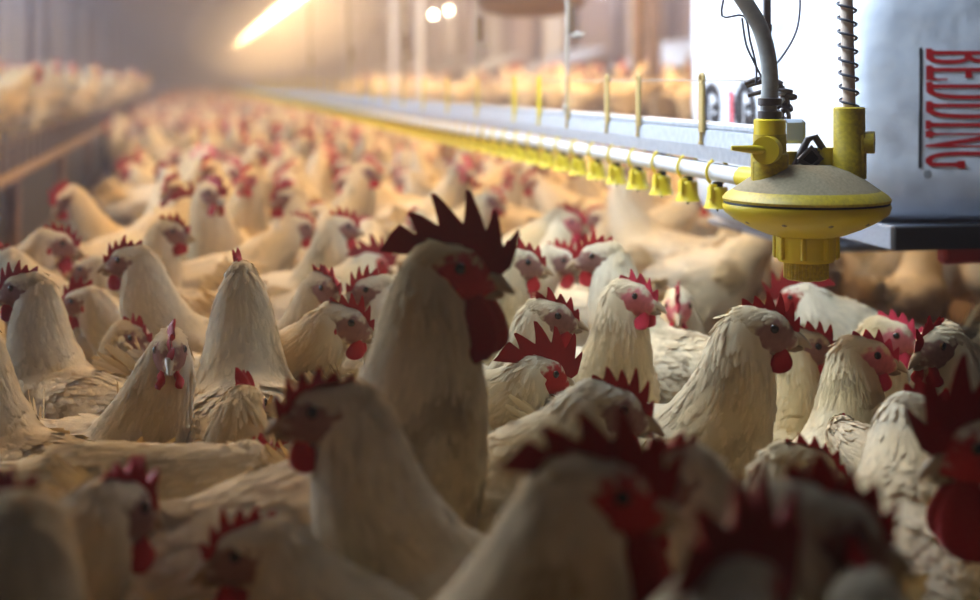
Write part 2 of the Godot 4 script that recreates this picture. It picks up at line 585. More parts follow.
	for q in out:
		if out[q] is Geo:
			var mt: Material = fleshy
			if q == "body" or q == "tail": mt = M.plumage
			elif q.begins_with("eye"): mt = M.eye
			elif q == "beak": mt = M.horn
			elif q.begins_with("lobe"): mt = fleshy
			meshes[q] = out[q].mesh(mt)
	birds[key] = meshes
	return meshes

func bird_node(b: Dictionary, called: String, fine: int) -> Node3D:
	var o := Node3D.new()
	o.name = numbered(called)
	add_child(o)
	part("body", b.body, o)
	part("comb", b.comb, o, Vector3.ZERO, "red pointed comb")
	part("beak", b.beak, o)
	part("tail", b.tail, o)
	for s in ["-1", "1"]:
		part("wattle", b["wattle" + s], o)
		if fine > 0:
			part("eye", b["eye" + s], o)
			part("ear_lobe", b["lobe" + s], o)
	return o

func bird_materials() -> void:
	dirt.seed = 4
	dirt.frequency = 1.0
	dirt.fractal_octaves = 3
	ruffle.seed = 9
	ruffle.frequency = 1.0
	var pl := material(Color.WHITE, 0.92)
	pl.vertex_color_use_as_albedo = true
	pl.metallic_specular = 0.2
	pl.backlight_enabled = true
	pl.backlight = Color(0.42, 0.40, 0.34)
	M.plumage = pl
	var flesh := func(c: Color) -> StandardMaterial3D:
		var m := material(c, 0.5)
		m.metallic_specular = 0.35
		m.vertex_color_use_as_albedo = true
		m.backlight_enabled = true
		m.backlight = Color(0.4, 0.1, 0.08)
		return m
	M.cock_flesh = flesh.call(Color(0.56, 0.10, 0.09))
	M.hen_flesh = flesh.call(Color(0.70, 0.13, 0.13))
	M.pink_flesh = flesh.call(Color(0.82, 0.22, 0.30))
	M.eye = material(Color.WHITE, 0.08)
	M.eye.vertex_color_use_as_albedo = true
	M.horn = material(Color.WHITE, 0.45)
	M.horn.vertex_color_use_as_albedo = true

# ---------------------------------------------------------------- the scene
func _ready() -> void:
	view_and_light()
	bird_materials()
	house_materials()
	shell()
	platforms()
	ceiling_lamps()
	trolley_and_bags()
	drinker_line()
	regulator()
	hanging_things()
	flock()

func view_and_light() -> void:
	var cam := Camera3D.new()
	cam.name = "camera"
	var at := CameraAttributesPhysical.new()
	at.frustum_focal_length = 50.0
	at.frustum_near = 0.05
	at.frustum_far = 300.0
	at.frustum_focus_distance = 1.72
	at.exposure_aperture = 2.7
	cam.attributes = at
	add_child(cam)
	cam.projection = Camera3D.PROJECTION_FRUSTUM
	cam.near = 0.05
	cam.far = 300.0
	cam.size = 0.05 * 600.0 / F
	cam.frustum_offset = Vector2(0, -0.05 * (300.0 - HORIZON) / F)
	cam.position = Vector3(0, EYE, 0)
	cam.rotation.y = -YAW
	cam.current = true
	var we := WorldEnvironment.new()
	we.name = "environment"
	var e := Environment.new()
	e.background_mode = Environment.BG_COLOR
	e.background_color = Color(0.02, 0.02, 0.02)
	e.tonemap_mode = Environment.TONE_MAPPER_LINEAR
	e.tonemap_exposure = 2.35
	e.sdfgi_enabled = true
	e.ssao_enabled = true
	e.ssil_enabled = true
	e.volumetric_fog_enabled = true
	e.volumetric_fog_density = 0.024
	e.volumetric_fog_albedo = Color(0.90, 0.90, 1.0)
	e.volumetric_fog_anisotropy = 0.7
	we.environment = e
	add_child(we)
	# dust hanging thicker in the lamp light toward the far end
	var dust := FogVolume.new()
	dust.name = "dust_haze"
	dust.shape = RenderingServer.FOG_VOLUME_SHAPE_ELLIPSOID
	dust.size = Vector3(4.6, 2.3, 46)
	dust.position = Vector3(2.1, 2.0, -44)
	var fm := FogMaterial.new()
	fm.density = 0.05
	fm.albedo = Color(0.97, 0.95, 0.95)
	dust.material = fm
	add_child(dust)
	tag(dust, "bright dusty haze round the far ceiling lamps", "haze", "", "stuff")

func house_materials() -> void:
	var noise := FastNoiseLite.new()
	noise.seed = 3
	noise.frequency = 0.02
	noise.fractal_octaves = 4
	var tex := func(a: Color, b: Color, fr := 0.02, size := 512) -> NoiseTexture2D:
		var n := FastNoiseLite.new()
		n.seed = 5
		n.frequency = fr
		n.fractal_octaves = 4
		var t := NoiseTexture2D.new()
		t.width = size
		t.height = size
		t.seamless = true
		t.noise = n
		var r := Gradient.new()
		r.set_color(0, a)
		r.set_color(1, b)
		t.color_ramp = r
		return t
	var tri := func(a: Color, b: Color, rough: float, scale: float, fr := 0.02) -> StandardMaterial3D:
		var m := material(Color.WHITE, rough)
		m.albedo_texture = tex.call(a, b, fr)
		m.uv1_triplanar = true
		m.uv1_world_triplanar = true
		m.uv1_scale = Vector3.ONE * scale
		return m
	M.litter = tri.call(Color(0.20, 0.13, 0.08), Color(0.52, 0.40, 0.26), 0.95, 1.5, 0.05)
	M.ceiling = tri.call(Color(0.64, 0.65, 0.68), Color(0.74, 0.75, 0.78), 0.8, 0.4)
	M.panel = tri.call(Color(0.66, 0.67, 0.71), Color(0.77, 0.78, 0.81), 0.7, 0.5)
	M.board = tri.call(Color(0.36, 0.27, 0.19), Color(0.52, 0.40, 0.29), 0.8, 1.2)
	M.brown = tri.call(Color(0.47, 0.41, 0.40), Color(0.58, 0.51, 0.50), 0.8, 0.8)
	M.slat = tri.call(Color(0.22, 0.15, 0.08), Color(0.38, 0.28, 0.16), 0.75, 2.0)
	M.rail = tri.call(Color(0.42, 0.30, 0.14), Color(0.55, 0.41, 0.21), 0.7, 2.0)
	M.zinc = tri.call(Color(0.66, 0.69, 0.73), Color(0.80, 0.82, 0.85), 0.45, 3.0, 0.04)
	M.zinc.metallic = 0.35
	M.pipe = material(Color(0.86, 0.87, 0.88), 0.35)
	M.yellow = material(Color(0.86, 0.76, 0.11), 0.42)
	M.dusty_yellow = tri.call(Color(0.62, 0.53, 0.16), Color(0.86, 0.76, 0.13), 0.5, 9.0, 0.03)
	M.dust = tri.call(Color(0.50, 0.45, 0.34), Color(0.66, 0.61, 0.50), 0.95, 9.0, 0.04)
	M.brass = tri.call(Color(0.58, 0.48, 0.26), Color(0.82, 0.72, 0.46), 0.5, 14.0, 0.05)
	M.steel = material(Color(0.36, 0.34, 0.34), 0.45, 0.7)
	M.dark = material(Color(0.055, 0.055, 0.06), 0.55)
	M.hose = tri.call(Color(0.56, 0.57, 0.56), Color(0.68, 0.69, 0.68), 0.5, 7.0)
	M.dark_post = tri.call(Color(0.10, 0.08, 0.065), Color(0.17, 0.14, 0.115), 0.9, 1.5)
	M.cord = material(Color(0.66, 0.63, 0.58), 0.8)
	M.wire = material(Color(0.25, 0.27, 0.33), 0.5)
	M.cap = material(Color(0.75, 0.80, 0.86), 0.6)
	M.nozzle = material(Color(0.86, 0.78, 0.71), 0.6)
	M.red = material(Color(0.62, 0.14, 0.09), 0.5)
	M.ink_red = material(Color(0.70, 0.06, 0.10), 0.5)
	M.ink_black = material(Color(0.07, 0.08, 0.11), 0.5)
	M.ink_pink = material(Color(0.86, 0.30, 0.36), 0.5)
	M.tray = tri.call(Color(0.50, 0.53, 0.58), Color(0.68, 0.71, 0.76), 0.4, 6.0, 0.06)
	M.tray.metallic = 0.4
	var bag: StandardMaterial3D = tri.call(Color(0.76, 0.79, 0.84), Color(0.87, 0.89, 0.92), 0.42, 2.2, 0.015)
	bag.heightmap_enabled = true
	bag.heightmap_texture = tex.call(Color.BLACK, Color.WHITE, 0.012)
	bag.heightmap_scale = 0.22
	M.bag = bag
	M.feeder = tri.call(Color(0.45, 0.32, 0.21), Color(0.55, 0.41, 0.28), 0.6, 2.0)
	var lamp := material(Color(1, 0.95, 0.85), 0.4)
	lamp.emission_enabled = true
	lamp.emission = Color(1.0, 0.84, 0.60)
	lamp.emission_energy_multiplier = 34.0
	M.glow = lamp
	M.glow_soft = lamp.duplicate()
	M.glow_soft.emission_energy_multiplier = 8.0
	var bulb := material(Color(1, 1, 1), 0.4)
	bulb.emission_enabled = true
	bulb.emission = Color(1.0, 0.93, 0.76)
	bulb.emission_energy_multiplier = 45.0
	M.bulb = bulb
	var cool := material(Color(1, 1, 1), 0.4)
	cool.emission_enabled = true
	cool.emission = Color(0.82, 0.91, 1.0)
	cool.emission_energy_multiplier = 8.0
	M.cool = cool

const LEFT := -0.64      # front of the raised floor on the left
const RIGHT := 2.35       # front of the raised floor on the right
const DECK := 0.37
const WALL_L := -2.75
const WALL_R := 5.4
const WINDOW_Z := -4.6
const SIDELIGHT := 1.7
const DAYLIGHT := 0.12
const END := -74.0
const CEIL := 2.65

func shell() -> void:
	var len := 74.0 + 0.7
	var mid := END + len / 2.0
	structure("floor", box_mesh(Vector3(9.2, 0.2, len), M.litter), Vector3(1.3, -0.1, mid))
	structure("ceiling", box_mesh(Vector3(9.2, 0.2, len), M.ceiling), Vector3(1.3, CEIL + 0.1, mid))
	# left wall with a window opening, out of the frame, that lets daylight in
	var wg := Geo.new()
	var z0 := END + len
	var win := [WINDOW_Z - 1.1, WINDOW_Z + 1.1, 0.75, 1.95]
	box(wg, Vector3(0, CEIL / 2, (win[1] + z0) / 2.0), Vector3(0.2, CEIL + 0.4, z0 - win[1]))
	box(wg, Vector3(0, CEIL / 2, (END + win[0]) / 2.0), Vector3(0.2, CEIL + 0.4, win[0] - END))
	box(wg, Vector3(0, (win[2] - 0.2) / 2.0, WINDOW_Z), Vector3(0.2, win[2] + 0.2, 2.2))
	box(wg, Vector3(0, (win[3] + CEIL + 0.2) / 2.0, WINDOW_Z), Vector3(0.2, CEIL + 0.2 - win[3], 2.2))
	var wl := structure("wall_left", wg.mesh(M.panel), Vector3(WALL_L - 0.1, 0, 0))
	var wr := structure("wall_right", box_mesh(Vector3(0.2, CEIL + 0.4, len), M.brown), Vector3(WALL_R + 0.1, CEIL / 2, mid))
	structure("wall_far", box_mesh(Vector3(9.2, CEIL + 0.4, 0.2), M.panel), Vector3(1.3, CEIL / 2, END - 0.1))
	structure("wall_near", box_mesh(Vector3(9.2, CEIL + 0.4, 0.2), M.dark_post), Vector3(1.3, CEIL / 2, END + len + 0.1))
	for k in 6:
		side_window(k)
	# the window itself: pane, frame, daylight
	var w := Node3D.new()
	w.name = "window_1"
	add_child(w)
	w.position = Vector3(WALL_L - 0.1, 1.35, WINDOW_Z)
	w.set_meta("kind", "structure")
	part("pane_window_light", box_mesh(Vector3(0.02, 1.2, 2.2), M.cool), w, Vector3(-0.05, 0, 0))
	var fg := Geo.new()
	for k in [-1.08, 0.0, 1.08]:
		box(fg, Vector3(0.02, 0, k), Vector3(0.06, 1.2, 0.04), 0.005)
	for k in [-0.58, 0.58]:
		box(fg, Vector3(0.02, k, 0), Vector3(0.06, 0.04, 2.2), 0.005)
	part("window_frame", fg.mesh(M.pipe), w)
	var l := AreaLight3D.new()
	l.name = "daylight"
	l.area_size = Vector2(2.2, 1.2)
	l.rotation_degrees.y = -90
	l.position.x = 0.12
	l.light_color = Color(0.70, 0.85, 1.0)
	l.light_energy = DAYLIGHT
	l.shadow_enabled = true
	l.set("area_range", 100.0)
	w.add_child(l)
	# posts and poles along the walls
	var looks := [M.board, M.pipe, M.panel, M.dark_post, M.pipe, M.board]
	var k := 0
	var z := -14.0
	while z > END + 1.0:
		part("post", box_mesh(Vector3(0.10 if k % 3 != 1 else 0.07, CEIL, 0.12 if k % 3 != 1 else 0.07), looks[k % 6], 0.008), wl, Vector3(0.16, CEIL / 2, z))
		z -= 1.9 + 0.9 * float(k % 2)
		k += 1
	k = 0
	z = -6.7
	while z > END + 1.0:
		part("post", box_mesh(Vector3(0.16, CEIL, 0.16), M.board if k % 3 != 2 else M.brown, 0.01), wr, Vector3(-0.19, 0, z - wr.position.z))
		if k % 2 == 0:
			part("panel", box_mesh(Vector3(0.03, 1.0, 1.3), M.panel, 0.005), wr, Vector3(-0.12, 0.15, z - 1.05 - wr.position.z))
		z -= 2.1
		k += 1

# daylight enters high on both walls too, above the picture
func side_window(k: int) -> void:
	var w := Node3D.new()
	w.name = "window_%d" % (k + 2)
	add_child(w)
	w.position = Vector3(WALL_R, 2.12, -8.8 - 4.2 * k) if k < 3 else Vector3(WALL_L, 2.12, -9.0 - 4.0 * (k - 3))
	if k > 2: w.rotation.y = PI
	w.set_meta("kind", "structure")
	part("pane_window_light", box_mesh(Vector3(0.02, 0.55, 1.7), M.cool), w, Vector3(-0.02, 0, 0))
	var fg := Geo.new()
	for e in [-0.87, 0.0, 0.87]:
		box(fg, Vector3(-0.025, 0, e), Vector3(0.05, 0.60, 0.04), 0.005)
	for e in [-0.295, 0.295]:
		box(fg, Vector3(-0.025, e, 0), Vector3(0.05, 0.04, 1.78), 0.005)
	part("window_frame", fg.mesh(M.pipe), w)
	var l := AreaLight3D.new()
	l.name = "daylight"
	l.area_size = Vector2(1.7, 0.55)
	l.rotation_degrees.y = 90
	l.position.x = -0.07
	l.light_color = Color(0.80, 0.90, 1.0)
	l.light_energy = SIDELIGHT
	l.shadow_enabled = true
	l.set("area_range", 100.0)
	w.add_child(l)

func platforms() -> void:
	# raised slatted floors on both sides: deck, skirt of upright slats, batten, posts
	for side in 2:
		var x0: float = LEFT if side == 0 else RIGHT
		var x1: float = WALL_L + 0.14 if side == 0 else WALL_R - 0.22
		var z0 := -3.2
		var z1 := END + 0.6
		var o := thing("slatted_platform", "raised slatted platform with wooden skirt along the left wall" if side == 0 else "raised slatted platform behind the drinker line along the right wall", "platform", Vector3((x0 + x1) / 2.0, 0, 0))
		var wide := absf(x1 - x0)
		var deck := Geo.new()
		var z := z0
		while z > z1:
			box(deck, Vector3(0, DECK - 0.02, z), Vector3(wide, 0.04, 0.09), 0.0)
			z -= 0.12
		part("deck", deck.mesh(M.slat), o).set_meta("kind", "stuff")
		var face := (wide / 2.0) * (1.0 if side == 0 else -1.0)
		var skirt := Geo.new()
		z = z0
		var q := 0
		while z > z1:
			box(skirt, Vector3(face + 0.012 * float(q % 2), DECK + 0.04, z), Vector3(0.016, 0.12, 0.055), 0.0)
			z -= 0.125
			q += 1
		part("skirt", skirt.mesh(M.slat), o).set_meta("kind", "stuff")
		part("batten", box_mesh(Vector3(0.04, 0.034, z0 - z1), M.rail, 0.006), o, Vector3(face + (0.03 if side == 0 else -0.03), DECK - 0.022, (z0 + z1) / 2.0))
		z = z0 - 0.4
		while z > -34.0:
			part("post", box_mesh(Vector3(0.07, DECK - 0.05, 0.07), M.board, 0.006), o, Vector3(face * 0.97, (DECK - 0.05) / 2.0, z))
			z -= 2.0
		# what lies under the slats
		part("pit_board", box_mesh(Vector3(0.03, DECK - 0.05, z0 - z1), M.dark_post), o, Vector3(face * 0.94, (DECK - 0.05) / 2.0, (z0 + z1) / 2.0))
	# nest boxes on the right platform, with sloping lids
	var lid := Geo.new()
	var body := Geo.new()
	for s in [-1.0, 1.0]:
		box(body, Vector3(0, 0.28, s * 1.1), Vector3(0.55, 0.56, 0.03), 0.004)
	box(body, Vector3(0, 0.03, 0), Vector3(0.55, 0.04, 2.2), 0.004)
	box(body, Vector3(0.26, 0.28, 0), Vector3(0.03, 0.56, 2.2), 0.004)
	for k in 4:
		box(body, Vector3(0, 0.28, -0.66 + 0.44 * k), Vector3(0.5, 0.5, 0.02), 0.003)
	var tilt := Geo.new()
	box(tilt, Vector3.ZERO, Vector3(0.72, 0.025, 2.26), 0.006)
	lid.join(tilt, Transform3D(Basis(Vector3.BACK, 0.42), Vector3(-0.03, 0.60, 0)))
	var bm := body.mesh(M.board)
	var lm := lid.mesh(M.zinc)
	for k in 7:
		var o := thing("nest_box", ordinal[k] + " wooden nest box with sloping grey lid along the right platform", "nest box", Vector3(WALL_R - 0.62, DECK, -9.0 - 4.4 * k), 0, "nest boxes on the right platform")
		part("body", bm, o)
		part("lid", lm, o)

func ceiling_lamps() -> void:
	var housing := Geo.new()
	box(housing, Vector3(0, 0.04, 0), Vector3(0.28, 0.06, 1.6), 0.01)
	tube(housing, [Vector3(0, 0.07, 0.6), Vector3(0, 0.22, 0.6)], 0.008, 6)
	tube(housing, [Vector3(0, 0.07, -0.6), Vector3(0, 0.22, -0.6)], 0.008, 6)
	var hm := housing.mesh(M.panel)
	var dg := Geo.new()
	box(dg, Vector3(0, -0.025, 0), Vector3(0.24, 0.07, 1.5), 0.03)
	var dm := dg.mesh(M.glow)
	var z := -4.8
	var k := 0
	while z > -66.0:
		var o := thing("ceiling_lamp", "glowing strip lamp in the row hung under the house ceiling", "lamp", Vector3(2.12, CEIL - 0.22, z), 0, "strip lamps in the ceiling row")
		if k == 0:
			# the first lamp hangs over the middle of the flock, above the picture
			o.position = Vector3(0.1, CEIL - 0.22, -3.7)
			o.set_meta("label", "strip lamp hung over the middle of the flock, above the picture")
		part("housing", hm, o)
		part("diffuser_lamp", dm if k > 0 else dg.mesh(M.glow_soft), o)
		var l := AreaLight3D.new()
		l.name = "light"
		l.area_size = Vector2(0.24, 1.5)
		l.rotation_degrees.x = -90
		l.position.y = -0.07
		l.light_color = Color(1.0, 0.76, 0.45)
		l.light_energy = 1.7 if k > 0 else 1.3
		l.shadow_enabled = true
		l.set("area_range", 100.0)
		o.add_child(l)
		z -= 3.0 if k < 6 and k > 0 else (3.4 if k > 0 else 0.8)
		k += 1


# ---------------------------------------------------------------- bedding bags on a trolley
var crease := FastNoiseLite.new()

# how far a stuffed bag stands out from its middle: half sizes a (x), b (z), at angle t and height y of h
func bag_point(t: float, y: float, a: float, b: float, h: float, seed_at: float) -> Vector3:
	var c := cos(t)
	var s := sin(t)
	var r := pow(pow(absf(c) / a, 9.0) + pow(absf(s) / b, 9.0), -1.0 / 9.0)
	var low := clampf(y / 0.09, 0.0, 1.0)
	r *= lerpf(0.74, 1.0, sqrt(1.0 - (1.0 - low) * (1.0 - low)))
	var top := clampf((h - y) / 0.22, 0.0, 1.0)
	r *= lerpf(0.45, 1.0, sqrt(1.0 - (1.0 - top) * (1.0 - top)))
	r *= 1.0 + 0.02 * sin(y * 6.0 + seed_at)
	r += 0.010 * crease.get_noise_3d(c * 1.6 + seed_at, y * 2.2, s * 1.6) + 0.004 * crease.get_noise_3d(c * 6.0, y * 9.0 + seed_at, s * 6.0)
	return Vector3(c * r, y, s * r)

func bag_mesh(a: float, b: float, h: float, seed_at: float) -> ArrayMesh:
	var g := Geo.new()
	var cols := 96
	var rows := 64
	for k in rows + 1:
		for j in cols + 1:
			var t := TAU * j / cols
			var y := h * k / rows
			var p := bag_point(t, y, a, b, h, seed_at)
			var du := bag_point(t + 0.02, y, a, b, h, seed_at) - bag_point(t - 0.02, y, a, b, h, seed_at)
			var dv := bag_point(t, minf(y + 0.006, h), a, b, h, seed_at) - bag_point(t, maxf(y - 0.006, 0.0), a, b, h, seed_at)
			var n := dv.cross(du).normalized()
			if n.dot(Vector3(cos(t), 0, sin(t))) < 0.0:
				n = -n
			g.put(p, n)
	for k in rows:
		for j in cols:
			var q := k * (cols + 1) + j
			g.quad(q, q + 1, q + cols + 2, q + cols + 1)
	for e in [[0, -1.0], [rows, 1.0]]:
		var m := g.put(Vector3(0, h * e[0] / rows, 0), Vector3(0, e[1], 0))
		for j in cols:
			var q: int = e[0] * (cols + 1) + j
			g.tri(m, q, q + 1)
	return g.mesh(M.bag)

# the bag's skin straight out along +z (face 0) or -x (face 1) from a point across (u) and up (y)
func bag_skin(face: int, u: float, y: float, a: float, b: float, h: float, seed_at: float) -> Vector3:
	var t := atan2(b, u) if face == 0 else atan2(u, -a)
	for k in 6:
		var p := bag_point(t, y, a, b, h, seed_at)
		t = atan2(p.z, u) if face == 0 else atan2(u, p.x)
	return bag_point(t, y, a, b, h, seed_at)

# flat printing laid on the bag: 2-D outline pieces in (u, y), cut small so that they follow the skin
func print_on(g: Geo, poly: PackedVector2Array, face: int, dims: Array) -> void:
	var idx := Geometry2D.triangulate_polygon(poly)
	var todo := []
	for k in range(0, idx.size(), 3):
		todo.append([poly[idx[k]], poly[idx[k + 1]], poly[idx[k + 2]]])
	var out := Vector3(0, 0, 1) if face == 0 else Vector3(-1, 0, 0)
	while todo.size():
		var t: Array = todo.pop_back()
		var e := [t[0].distance_to(t[1]), t[1].distance_to(t[2]), t[2].distance_to(t[0])]
		var k := 0
		if e[1] > e[k]: k = 1
		if e[2] > e[k]: k = 2
		if e[k] > 0.02:
			var m: Vector2 = (t[k] + t[(k + 1) % 3]) / 2.0
			todo.append([t[k], m, t[(k + 2) % 3]])
			todo.append([m, t[(k + 1) % 3], t[(k + 2) % 3]])
			continue
		var q := []
		for c in t:
			q.append(g.put(bag_skin(face, c.x, c.y, dims[0], dims[1], dims[2], dims[3]) + out * 0.0022, out))
		g.tri(q[0], q[1], q[2])

func rect2(x0: float, y0: float, x1: float, y1: float) -> PackedVector2Array:
	return PackedVector2Array([Vector2(x0, y0), Vector2(x1, y0), Vector2(x1, y1), Vector2(x0, y1)])

func work_lamp() -> void:
	var o := thing("work_lamp", "hanging cool white panel lamp turned toward the bedding bags", "lamp", Vector3(0.28, 1.30, -2.20))
	var turn := Basis(Vector3.BACK, deg_to_rad(-8.0))
	var g := Geo.new()
	box(g, Vector3(-0.03, 0, 0), Vector3(0.05, 0.24, 1.46), 0.01)
	var hg := Geo.new()
	hg.join(g, Transform3D(turn, Vector3.ZERO))
	for s in [-0.35, 0.35]:
		tube(hg, [Vector3(-0.02, 0.10, s), Vector3(-0.02, CEIL - 1.30, s)], 0.005, 6)
	part("housing", hg.mesh(M.dark), o)
	var d := part("panel_lamp", box_mesh(Vector3(0.02, 0.20, 1.40), M.cool, 0.004), o)
	d.basis = turn
	var l := AreaLight3D.new()
	l.name = "light"
	l.area_size = Vector2(1.40, 0.20)
	l.basis = turn * Basis(Vector3.UP, deg_to_rad(-90.0))
	l.position = turn * Vector3(0.03, 0, 0)
	l.light_color = Color(0.86, 0.93, 1.0)
	l.light_energy = 1.15
	l.shadow_enabled = true
	l.set("area_range", 100.0)
	o.add_child(l)

func trolley_and_bags() -> void:
	work_lamp()
	crease.seed = 12
	crease.frequency = 1.0
	crease.fractal_octaves = 3
	# trolley: tray with folded rims, red under-rail, legs on castors
	var tx0 := 1.035
	var tx1 := 2.05
	var tz0 := -1.93
	var tz1 := -2.40
	var top := 0.462
	var t := thing("trolley", "low trolley with black front rim and zinc side carrying the lettered bag", "trolley", Vector3((tx0 + tx1) / 2.0, 0, (tz0 + tz1) / 2.0))
	var hw := (tx1 - tx0) / 2.0
	var hd := (tz0 - tz1) / 2.0
	part("tray", box_mesh(Vector3(hw * 2 - 0.01, 0.012, hd * 2 - 0.01), M.tray, 0.003), t, Vector3(0, top - 0.012, 0))
	part("rim", box_mesh(Vector3(hw * 2, 0.036, 0.016), M.dark, 0.002), t, Vector3(0, top - 0.018, hd - 0.006), "black front rim")
	part("rim", box_mesh(Vector3(0.012, 0.036, hd * 2 - 0.02), M.tray, 0.002), t, Vector3(-hw + 0.006, top - 0.018, 0), "zinc side rim")
	part("rail", box_mesh(Vector3(0.9, 0.03, 0.03), M.red, 0.006), t, Vector3(0.07, top - 0.055, hd - 0.09), "red rail under the tray")
	for e in [[0.42, 1], [0.42, -1], [-0.05, -1], [-0.05, 1]]:
		var lx: float = hw - 0.06 if e[0] > 0 else 0.02
		var g := Geo.new()
		box(g, Vector3(0, 0.24, 0), Vector3(0.035, 0.38, 0.035), 0.004)
		part("leg", g.mesh(M.red), t, Vector3(lx, 0, (hd - 0.09) * e[1]))
		var w := Geo.new()
		tube(w, [Vector3(-0.012, 0.035, 0), Vector3(0.012, 0.035, 0)], 0.035, 16)
		part("castor", w.mesh(M.dark), t, Vector3(lx, 0, (hd - 0.09) * e[1]))
	part("rear_tray", box_mesh(Vector3(0.95, 0.014, 0.56), M.tray, 0.003), t, Vector3(0.06, 0.372, -hd - 0.27), "lower tray behind the first")
	part("bracket", box_mesh(Vector3(0.03, 0.12, 0.03), M.tray, 0.003), t, Vector3(0.02, 0.40, -hd - 0.01))
	# front bag, on the tray, with lettering down its face
	var d1 := [0.36, 0.220, 1.05, 1.0]
	var c1 := Vector3(1.388, top - 0.004, -2.165)
	var b1 := thing("bedding_bag", "plump white plastic bag with red vertical lettering standing on the trolley", "bag", c1, deg_to_rad(-9.0))
	part("sack", bag_mesh(d1[0], d1[1], d1[2], d1[3]), b1)
	var f := SystemFont.new()
	f.font_names = PackedStringArray(["Droid Serif"])
	f.font_weight = 700
	var tm := TextMesh.new()
	tm.text = "BEDDING"
	tm.font = f
	tm.font_size = 64
	tm.pixel_size = 0.001
	tm.depth = 0.0
	tm.curve_step = 2.0
	var ar := tm.surface_get_arrays(0)
	var tv: PackedVector3Array = ar[Mesh.ARRAY_VERTEX]
	var ti: PackedInt32Array = ar[Mesh.ARRAY_INDEX]
	var lo := Vector2(9, 9)
	var hi := -lo
	for p in tv:
		lo = lo.min(Vector2(p.x, p.y))
		hi = hi.max(Vector2(p.x, p.y))
	# letters run downward, their feet to the left; the word is tall and narrow
	var u0 := LETTER_X - c1.x
	var tall := 0.128
	var y0 := LETTER_Y - c1.y
	var long := 0.186
	var lg := Geo.new()
	for k in range(0, ti.size(), 3):
		var tri := PackedVector2Array()
		for j in 3:
			var p := tv[ti[k + j]]
			tri.append(Vector2(u0 + (p.y - lo.y) / (hi.y - lo.y) * tall, y0 - (p.x - lo.x) / (hi.x - lo.x) * long))
		if absf((tri[1] - tri[0]).cross(tri[2] - tri[0])) > 1e-9:
			print_on(lg, tri, 0, d1)
	part("lettering", lg.mesh(M.ink_red), b1, Vector3.ZERO, "red serif word BEDDING running downward")
	var ug := Geo.new()
	print_on(ug, rect2(u0 - 0.0105, y0 - long, u0 - 0.0055, y0 + 0.001), 0, d1)
	part("underline", ug.mesh(M.ink_black), b1)
	var rg := Geo.new()
	var rc := Vector2(u0 + 0.004, y0 - long - 0.009)
	for k in 20:
		var a0 := TAU * k / 20.0
		var a1 := TAU * (k + 1) / 20.0
		var p := PackedVector2Array([rc + Vector2(cos(a0), sin(a0)) * 0.0046, rc + Vector2(cos(a1), sin(a1)) * 0.0046, rc + Vector2(cos(a1), sin(a1)) * 0.0060, rc + Vector2(cos(a0), sin(a0)) * 0.0060])
		print_on(rg, p, 0, d1)
	for r in [rect2(-0.0028, 0.0016, 0.003, 0.0026), rect2(-0.0002, -0.0014, 0.0007, 0.0020), rect2(0.0022, -0.0014, 0.003, 0.0020), rect2(-0.0002, -0.0018, 0.003, -0.0011), rect2(-0.0028, -0.0022, -0.0001, -0.0012)]:
		var p := PackedVector2Array()
		for q in r:
			p.append(rc + q)
		print_on(rg, p, 0, d1)
	part("registered_mark", rg.mesh(M.ink_black), b1)
	# rear bag, on the lower tray, with round emblems on its side
	var d2 := [0.24, 0.235, 1.15, 4.2]
	var c2 := Vector3(1.295, 0.380, -2.665)
	var b2 := thing("bedding_bag", "bright white bag with round dark emblems behind the drinker line", "bag", c2)
	part("sack", bag_mesh(d2[0], d2[1], d2[2], d2[3]), b2)
	for e in [[-2.735, 0.622 - 0.380], [-2.560, 0.626 - 0.380]]:
		var u: float = e[0] - c2.z
		var y: float = e[1]
		var eg := Geo.new()
		# serrated ring
		var n := 48
		for k in n:
			var a0 := TAU * k / n
			var a1 := TAU * (k + 1) / n
			var r1 := 0.054 + (0.0035 if k % 2 == 0 else 0.0)
			print_on(eg, PackedVector2Array([Vector2(u, y) + Vector2(cos(a0), sin(a0)) * 0.036, Vector2(u, y) + Vector2(cos(a1), sin(a1)) * 0.036, Vector2(u, y) + Vector2(cos(a1), sin(a1)) * r1, Vector2(u, y) + Vector2(cos(a0), sin(a0)) * r1]), 1, d2)
		for r in [[-0.03, -0.028, -0.018, 0.028], [-0.006, -0.036, 0.004, 0.012], [0.004, -0.034, 0.030, -0.008], [0.012, 0.0, 0.034, 0.014]]:
			print_on(eg, rect2(u + r[0], y + r[1], u + r[2], y + r[3]), 1, d2)
		part("emblem", eg.mesh(M.ink_black), b2, Vector3.ZERO, "round dark emblem with serrated edge")
		var sg := Geo.new()
		print_on(sg, rect2(u - 0.074, y - 0.075, u - 0.058, y + 0.036), 1, d2)
		part("stripe", sg.mesh(M.ink_pink), b2, Vector3.ZERO, "red printed stripe")

const LETTER_X := 1.147
const LETTER_Y := 0.732

# ---------------------------------------------------------------- drinker line
const LINE_X := 0.73

func line_y(z: float) -> float:
	return EYE - 0.003 * sin(z * 0.9) - 0.004 * sin(z * 0.31 + 1.0)

# sweeps a closed outline (x across, y up) along the line
func sweep(g: Geo, outline: Array, z0: float, z1: float, step: float) -> void:
	var n := outline.size()
	var z := z0
	var last := []
	while z > z1 - 0.001:
		var row := []
		for k in n:
			var a: Vector2 = outline[k]
			var b: Vector2 = outline[(k + 1) % n]
			var nn := Vector3(b.y - a.y, a.x - b.x, 0).normalized()
			row.append(g.put(Vector3(a.x, a.y + line_y(z), z), nn))
			row.append(g.put(Vector3(b.x, b.y + line_y(z), z), nn))
		if last:
			for k in n:
				g.quad(last[2 * k], last[2 * k + 1], row[2 * k + 1], row[2 * k])
		last = row
		z -= step

